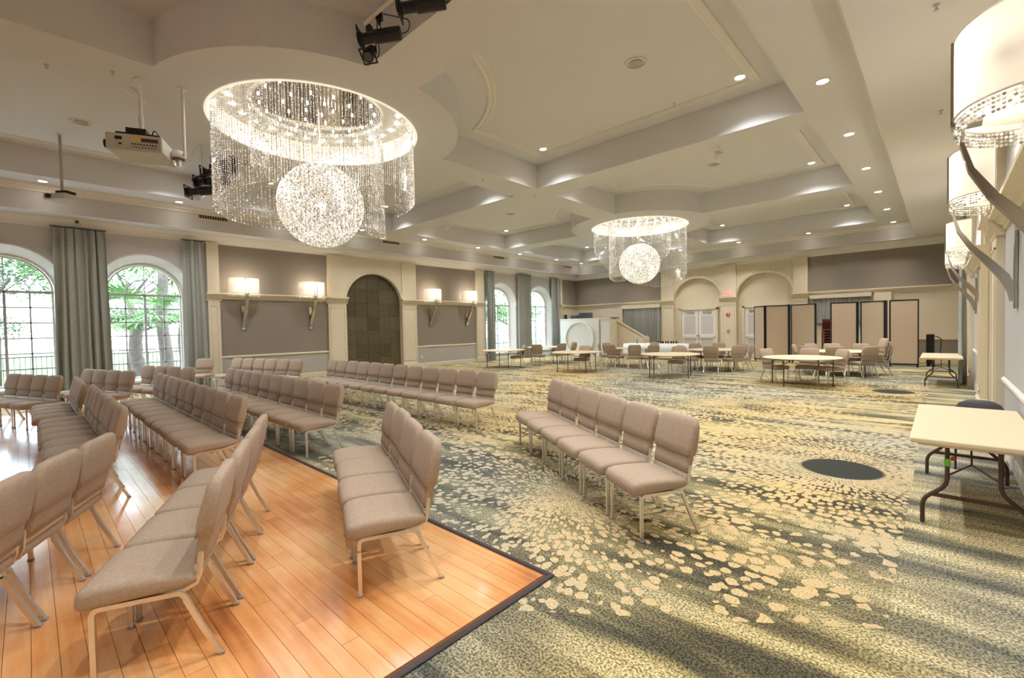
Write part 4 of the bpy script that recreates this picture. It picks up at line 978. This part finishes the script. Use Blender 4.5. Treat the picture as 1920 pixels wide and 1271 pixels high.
# ceiling speakers
def speaker(x, y, z, lb):
    r = empty('ceiling_speaker', (x, y, z), 0, lb, 'speaker', 'round ceiling speakers'); n = 24
    b_ = NB(); loft(b_, [[(rr * math.cos(2*PI*k/n), rr * math.sin(2*PI*k/n), zz) for k in range(n)] for rr, zz in ((.19, 0), (.185, -.02), (.16, -.022), (.15, -.008))], caps=False); obj('rim', b_, M['white'], r)
    b_ = NB(); cyl(b_, (0, 0), .11, -.018, -.004, n); obj('grille', b_, M['dado'], r)
speaker(-3.76, 7.16, H3, 'round ceiling speaker in the large near right coffer'); speaker(-12.9, .9, H3, 'round ceiling speaker beside the small projector pole')
speaker(-4.6, 13.2, H3, 'faint round ceiling speaker in the second right coffer'); speaker(-12.2, 13.0, H3, 'round ceiling speaker in the coffer left of the far chandelier')
# sprinklers
def sprinkler(x, y, z, lb):
    r = empty('sprinkler', (x, y, z), 0, lb, 'sprinkler', 'ceiling sprinklers')
    b_ = NB(); cyl(b_, (0, 0), .03, -.008, 0, 12); cyl(b_, (0, 0), .008, -.05, -.006, 8); cyl(b_, (0, 0), .022, -.056, -.05, 10); obj('head', b_, M['darkdrum'], r)
for x, y, z, lb in ((-.05, 6.3, H1, 'sprinkler in the grey right soffit, nearest'), (-.02, 9.5, H1, 'sprinkler in the right soffit, second along'), (-5.1, 6.0, H2 + 0, None) and (-8.5, 10.07, H2, 'sprinkler where the ceiling beams cross'), (-8.45, 8.0, H2, 'sprinkler on the beam behind the near chandelier'),
                 (-3.0, 3.87, H2, 'sprinkler on the beam right of the near chandelier'), (-8.6, .95, H2, 'sprinkler beside the big projector pole'), (-9.0, .3, H2, 'sprinkler left of the projector poles'), (-3.9, 9.0, H3, 'sprinkler near the coffer speaker')): sprinkler(x, y, z, lb)
# white ceiling spot cans hanging from beams
def spotcan(x, y, z, rz, lb):
    r = empty('white_projector_spot', (x, y, z), rz, lb, 'light', 'white ceiling spots')
    b_ = NB(); cyl(b_, (0, 0), .012, -.12, 0, 8); cyl(b_, (0, 0), .035, -.012, 0, 12); obj('stem', b_, M['white'], r)
    b_ = NB(); t = NB(); bbox(t, (-.07, -.12, -.07), (.07, .12, .07), .02, 2); merge(b_, t, Matrix.Translation((0, 0, -.2)) @ Matrix.Rotation(.5, 4, 'X')); obj('head', b_, M['white'], r)
    b_ = NB(); t = NB(); cyl(t, (0, 0), .05, .0, .012, 14); merge(b_, t, Matrix.Translation((0, 0, -.2)) @ Matrix.Rotation(.5, 4, 'X') @ Matrix.Translation((0, -.118, 0)) @ Matrix.Rotation(PI / 2, 4, 'X')); obj('lens', b_, M['champ'], r)
spotcan(-3.45, 10.15, H2, .6, 'small white box spot hanging from the beam right of the room centre'); spotcan(-12.6, 10.2, H2, -.6, 'small white cylinder spot under the beam above the arched niche')

# ------------------------------------------------------------------ projectors, camera dome, stage lights
def at(px, py, x=None, y=None, z=None):
    c = Vector(((px - 960) / 855.5024, -(py - 635.5) / 855.5024, -1)); r = R @ c; o = Vector((0, 0, 1.7))
    t = x / r.x if x is not None else (y / r.y if y is not None else (z - 1.7) / r.z); return o + r * t
pj = empty('projector', (-8.6, 1.25, 4.45), math.radians(-25), 'large beige projector with yellow label hanging on a white pole', 'projector')
b_ = NB(); tube(b_, [(0, 0, .17), (0, 0, 1.0)], .025, 8); tube(b_, [(0, 0, .36), (0, 0, .46)], .033, 8); obj('pole', b_, M['white'], pj)
b_ = NB(); cyl(b_, (0, 0), .07, .98, 1.0, 12); obj('ceiling_plate', b_, M['white'], pj)
b_ = NB(); bbox(b_, (-.33, -.30, -.14), (.33, .30, .09), .02, 2); body = obj('body', b_, M['darkdrum'], pj)
b_ = NB(); box(b_, (-.26, -.16, .09), (.24, .14, .155)); box(b_, (-.16, -.10, .155), (.08, .08, .25)); tube(b_, bend([(.15, -.1, .15), (.2, -.16, .24), (.27, -.16, .12)], .05, 4), .008, 6); obj('bracket', b_, M['black'], pj)
pj.rotation_euler = (0, 0, math.radians(65))
def on_body(a, b, m, nm, f=-.302): 
    q = NB(); box(q, (a[0], f - .004, a[1]), (b[0], f + .01, b[1])); return obj(nm, q, M[m], body)
on_body((-.02, .0), (.08, .05), 'yellow', 'warning_label'); on_body((.08, -.01), (.28, .04), 'brown', 'connector_panel')
for k in range(9): on_body((-.03 + k * .034, -.06), (-.015 + k * .034, -.04), 'black', 'socket')
for k in range(8): on_body((-.02 + k * .036, -.10), (-.008 + k * .036, -.085), 'black', 'socket')
on_body((-.22, .0), (-.14, .04), 'black', 'socket'); on_body((-.18, -.07), (-.14, -.05), 'black', 'socket')
b_ = NB(); t = NB(); cyl(t, (0, 0), .05, 0, .09, 16, .06); merge(b_, t, Matrix.Translation((-.33, -.05, .0)) @ Matrix.Rotation(-PI / 2, 4, 'Y')); obj('lens', b_, M['black'], pj)
p2 = empty('projector', (-14.0, .62, 4.74), math.radians(40), 'small beige projector on a thin grey pole before the left wall', 'projector')
b_ = NB(); tube(b_, [(0, 0, .08), (0, 0, 1.36)], .028, 8); obj('pole', b_, M['dado'], p2); b_ = NB(); cyl(b_, (0, 0), .07, 1.34, 1.36, 12); obj('ceiling_plate', b_, M['white'], p2)
b_ = NB(); bbox(b_, (-.25, -.19, -.09), (.25, .19, .05), .03, 2); obj('body', b_, M['darkdrum'], p2); b_ = NB(); bbox(b_, (-.05, -.12, .06), (.22, .12, .12), .02, 1); obj('bracket', b_, M['black'], p2)
b_ = NB(); t = NB(); cyl(t, (0, 0), .05, 0, .04, 14); merge(b_, t, Matrix.Translation((-.10, -.19, -.02)) @ Matrix.Rotation(PI / 2, 4, 'X')); obj('lens', b_, M['black'], p2)
for s_ in (0,):
    q = empty('dome_camera', (-8.45, 1.74, 4.42), 0, 'white dome camera on a white pole beside the large projector', 'camera')
    b_ = NB(); tube(b_, [(0, 0, .0), (0, 0, 1.03)], .022, 8); obj('pole', b_, M['white'], q); b_ = NB(); cyl(b_, (0, 0), .06, 1.01, 1.03, 12); obj('ceiling_plate', b_, M['white'], q)
    b_ = NB(); tube(b_, [(0, 0, .02), (-.08, -.04, .02)], .02, 8); obj('side_arm', b_, M['champ'], q)
    dmc = (-.10, -.06)
    b_ = NB(); n = 20; loft(b_, [[(dmc[0] + r_ * math.cos(2*PI*k/n), dmc[1] + r_ * math.sin(2*PI*k/n), z) for k in range(n)] for r_, z in ((.02, .10), (.07, .08), (.10, .02), (.10, -.02), (.085, -.03))]); obj('hood', b_, M['white'], q, True)
    b_ = NB(); cyl(b_, dmc, .08, -.045, -.028, 16, .085); obj('dome_rim', b_, M['brown'], q); b_ = NB(); cyl(b_, dmc, .035, -.15, -.04, 12); obj('lens_barrel', b_, M['champ'], q)
def stage_light(loc, rz, tilt, lb, s=1.0, L=.50, r_=.085, drop=.3):
    r = empty('stage_light', loc, rz, lb, 'stage light', 'black stage lights'); n = 16
    b_ = NB(); t = NB(); loft(t, [[(rr * math.cos(2*PI*k/n), rr * math.sin(2*PI*k/n), z) for k in range(n)] for rr, z in ((r_ * .9, -L / 2), (r_, -L / 2 + .02), (r_, L * .1), (r_ * .78, L * .12), (r_ * .78, L / 2 - .06), (r_ * 1.05, L / 2 - .05), (r_ * 1.05, L / 2))])
    mt = Matrix.Rotation(PI / 2 + tilt, 4, 'Y'); merge(b_, t, mt); obj('barrel', b_, M['black'], r, False)
    b_ = NB(); t = NB(); cyl(t, (0, 0), r_ * .8, L / 2 - .002, L / 2 + .004, n); merge(b_, t, mt); obj('lens', b_, M['screen'], r)
    b_ = NB(); t = NB()
    for q in (((-r_ * 1.4, -r_ * 1.4, L / 2 - .03), (r_ * 1.4, -r_ * 1.2, L / 2 - .015)), ((-r_ * 1.4, r_ * 1.2, L / 2 - .03), (r_ * 1.4, r_ * 1.4, L / 2 - .015)), ((-r_ * 1.4, -r_ * 1.4, L / 2 - .03), (-r_ * 1.2, r_ * 1.4, L / 2 - .015)), ((r_ * 1.2, -r_ * 1.4, L / 2 - .03), (r_ * 1.4, r_ * 1.4, L / 2 - .015))): box(t, *q)
    merge(b_, t, mt); obj('colour_frame', b_, M['black'], r)
    b_ = NB()
    for s2 in (-1, 1): tube(b_, [(0, s2 * (r_ + .015), 0), (0, s2 * (r_ + .015), r_ + .05), (0, 0, r_ + .07)], .008, 6)
    tube(b_, [(0, 0, r_ + .06), (0, 0, drop)], .02, 6); box(b_, (-.04, -.03, drop - .06), (.04, .03, drop + .03)); obj('yoke', b_, M['black'], r)
    b_ = NB(); tube(b_, bend([(-L / 2, 0, .02), (-L / 2 - .1, 0, .05), (-L / 2 - .12, .02, .18), (-.06, .02, drop)], .06, 4), .007, 6); obj('cable', b_, M['blackplastic'], r)
    return r
# bar of lights over the near coffer
pa = at(684, 45, z=5.62); pb = at(760, -25, z=5.62)
br = empty('lighting_pipe', tuple(pa), 0, 'white pipe carrying the black stage lights at the top edge', 'pipe'); d = pb - pa
b_ = NB(); tube(b_, [(0, 0, 0), tuple(d * 1.5)], .024, 8); obj('tube', b_, M['white'], br); b_ = NB(); dd = d * .75; tube(b_, [tuple(dd), (dd.x, dd.y, H3 - 5.62)], .015, 6); obj('hanger', b_, M['white'], br)
p = at(712, 68, z=5.38); stage_light(tuple(p), math.radians(222), .12, 'long black stage light aimed left under the white pipe', L=.54, r_=.082, drop=.26)
p = at(790, 10, z=5.42); stage_light(tuple(p), math.radians(222), .12, 'black stage light cut off by the top edge of the view', L=.56, r_=.082, drop=.22)
p = at(694, 100, z=5.30); stage_light(tuple(p), math.radians(300), .9, 'short black stage light pointing down below the long one', L=.20, r_=.07, drop=.32)
# group behind the bead strings
pa = at(352, 330, z=5.2); 
for k, (px, py, lb) in enumerate(((382, 358, 'lowest black stage light left of the near chandelier'), (398, 340, 'middle black stage light left of the near chandelier'), (410, 322, 'black stage light seen through the left bead strings'), (430, 306, 'farthest black stage light behind the bead strings'))):
    p = at(px, py, x=-12.2); stage_light(tuple(p), math.radians(228), .08, lb, L=.72, r_=.10, drop=max(.2, 0.35))
pa = at(360, 338, x=-12.2); pb = at(450, 290, x=-12.2)
br = empty('lighting_pipe', tuple(pa), 0, 'dark pipe with stage lights seen behind the near chandelier', 'pipe'); d = pb - pa
b_ = NB(); tube(b_, [(0, 0, 0), tuple(d)], .024, 8); obj('tube', b_, M['black'], br); b_ = NB()
for f_ in (.2, .8): dd = d * f_; tube(b_, [tuple(dd), (dd.x, dd.y, H3 - pa.z)], .012, 6)
obj('hanger', b_, M['white'], br)
# small dark sensor on the crown and dome in far corner
o = lathe('dome_camera', [(.05, .05), (.07, 0), (.05, -.04), (.02, -.06)], M['champ'], (XL + .5, YF - .5, H1 - .06)); tag(o, 'tiny dome camera in the far left ceiling corner', 'camera')
o = lathe('crown_sensor', [(.03, .03), (.045, 0), (.03, -.03)], M['blackplastic'], (XL + .2, 1.0, 4.74)); tag(o, 'small dark sensor on the crown above the wide drape', 'sensor')
# access hatch on second right coffer ceiling
bm = NB(); bbox(bm, (-.45, -.3, -.025), (.45, .3, -.002), .006, 1); o = obj('access_hatch', bm, M['white']); o.location = (-5.4, 11.4, H3); tag(o, 'pale rectangular access hatch in the second right coffer', 'hatch')

# ------------------------------------------------------------------ outside
bm = NB(); box(bm, (-70, -40, -.35), (XL - .45, 60, -.3)); o = obj('lawn', bm, M['lawn']); tag(o, 'bright lawn seen through the left windows', 'lawn', kind='structure')
bm = NB(); box(bm, (XL - 3.2, -40, -.3), (XL - .45, 60, -.27)); o = obj('terrace', bm, M['patio']); tag(o, None, None, kind='structure')
fe = empty('iron_fence', (-24, 6, -.3), 0, 'dark iron railing fence across the lawn outside', 'fence')
b_ = NB()
for z in (.12, 1.25): box(b_, (-.02, -22, z), (.02, 22, z + .035))
obj('rails', b_, M['rubber'], fe)
b_ = NB(); 
for k in range(300): y_ = -20 + k * .135; box(b_, (-.008, y_, .0), (.008, y_ + .016, 1.3))
obj('balusters', b_, M['rubber'], fe, kind='stuff')
def tree(x, y, h, r, lb, m='leafa', seed=1, lean=0):
    rd = random.Random(seed); t = empty('tree', (x, y, -.3), 0, lb, 'tree', 'trees outside the windows')
    b_ = NB(); tube(b_, [(0, 0, 0), (lean * .3, .1, h * .3), (lean, -.1, h * .62)], [.26, .2, .13], 10)
    for k in range(5):
        a = rd.random() * 6.28; tube(b_, [(lean * .8, 0, h * .5), (lean + math.cos(a) * r * .6, math.sin(a) * r * .6, h * (.62 + .2 * rd.random()))], [.1, .04], 6)
    obj('trunk', b_, M['bark'], t, True)
    V = []; F = []
    for k in range(5200):
        a = rd.random() * 6.28; u = rd.uniform(-1, 1); q = rd.random() ** .4; s_ = math.sqrt(1 - u * u)
        cl = (k % 9); ca = cl * .7; ox, oy, oz = math.cos(ca) * r * .55, math.sin(ca) * r * .55, math.sin(cl * 2.1) * h * .10
        p = Vector((lean + ox + r * .55 * q * s_ * math.cos(a), oy + r * .55 * q * s_ * math.sin(a), h * .74 + oz + h * .15 * u * q)); w = rd.uniform(.06, .13)
        d1 = Vector((rd.uniform(-1, 1), rd.uniform(-1, 1), rd.uniform(-.6, .6))).normalized(); d2 = d1.orthogonal().normalized()
        i = len(V); V.extend([tuple(p), tuple(p + d1 * w + d2 * w * .3), tuple(p + d1 * w * 2), tuple(p + d1 * w - d2 * w * .3)]); F.append((i, i+1, i+2, i+3))
    me = bpy.data.meshes.new('foliage'); me.from_pydata(V, [], F); me.materials.append(M[m]); f = bpy.data.objects.new('foliage', me); C.objects.link(f); f.parent = t; f['kind'] = 'stuff'
    return t
tree(-27, -1.0, 6.5, 3.0, 'spreading tree on the lawn outside the first window', 'leafb', 2, .6)
tree(-31.5, -8.5, 8, 3.4, 'tree farther left on the lawn outside the first window', 'leafb', 3)
tree(-33, 4.0, 8, 3.6, 'tree far across the lawn behind the second window', 'leafb', 4)
tree(-24.5, 21, 7, 3.0, 'leafy tree outside the third window', 'leafa', 5)
tree(-25, 27, 7.5, 3.4, 'leafy tree outside the last window', 'leafa', 6)
tree(-23.0, 24.5, 4.0, 2.4, 'low leafy tree between the far windows outside', 'leafa', 8)
for k, (x, y, h, r) in enumerate(((-38, -10, 4.2, 3.1), (-38, -3, 3.6, 3.1), (-39, 5, 4.4, 3.3), (-36, 13, 3.8, 3.1))):
    tree(x, y, h, r, 'low spreading garden tree beyond the fence, %s from the left' % (['first'] + ORD[1:])[k], 'leafb', 20 + k)
def palm(x, y, h, lb, seed=1, lean=0):
    rd = random.Random(seed); t = empty('palm_tree', (x, y, -.3), 0, lb, 'palm', 'palms outside the second window')
    b_ = NB(); tube(b_, [(lean * k / 8, .05 * math.sin(k), h * k / 8) for k in range(9)], [.24 - .01 * k for k in range(9)], 10); obj('trunk', b_, M['bark'], t, True)
    for k in range(22):
        a = k * 2.4; e = rd.uniform(-.3, 1.1); L = rd.uniform(.95, 1.4); b_ = NB()
        hub = Vector((lean + math.cos(a) * L * .7 * math.cos(e), math.sin(a) * L * .7 * math.cos(e), h + L * .7 * math.sin(e)))
        tube(b_, [(lean, 0, h), tuple(hub)], .015, 4)
        dirv = (hub - Vector((lean, 0, h))).normalized(); sd = dirv.cross(Vector((0, 0, 1))).normalized(); up = sd.cross(dirv)
        for j in range(11):
            g = (j - 5) / 5 * 1.5; dv = dirv * math.cos(g) + sd * math.sin(g); tip = hub + dv * .95 - Vector((0, 0, .22)); mid = hub + dv * .4; ww = sd * math.cos(g) * .05 - dirv * math.sin(g) * .05
            v = [b_.verts.new(q) for q in (hub, mid + ww, tip, mid - ww)]; b_.faces.new(v)
        obj('frond', b_, M['leafa'], t)
    return t
palm(-20.5, 2.6, 2.6, 'short fan palm close outside the second window', 1, .2); palm(-21.6, 3.6, 4.4, 'taller fan palm outside the second window', 2, -.3); palm(-24.2, .9, 3.9, 'leaning fan palm left outside the second window', 5, .5); palm(-27, 5.2, 3.0, 'fan palm farther back outside the second window', 7, .2); palm(-20.3, 18.9, 3.0, 'fan palm outside the third window', 8, .2)
# remove nothing: masters are all in use
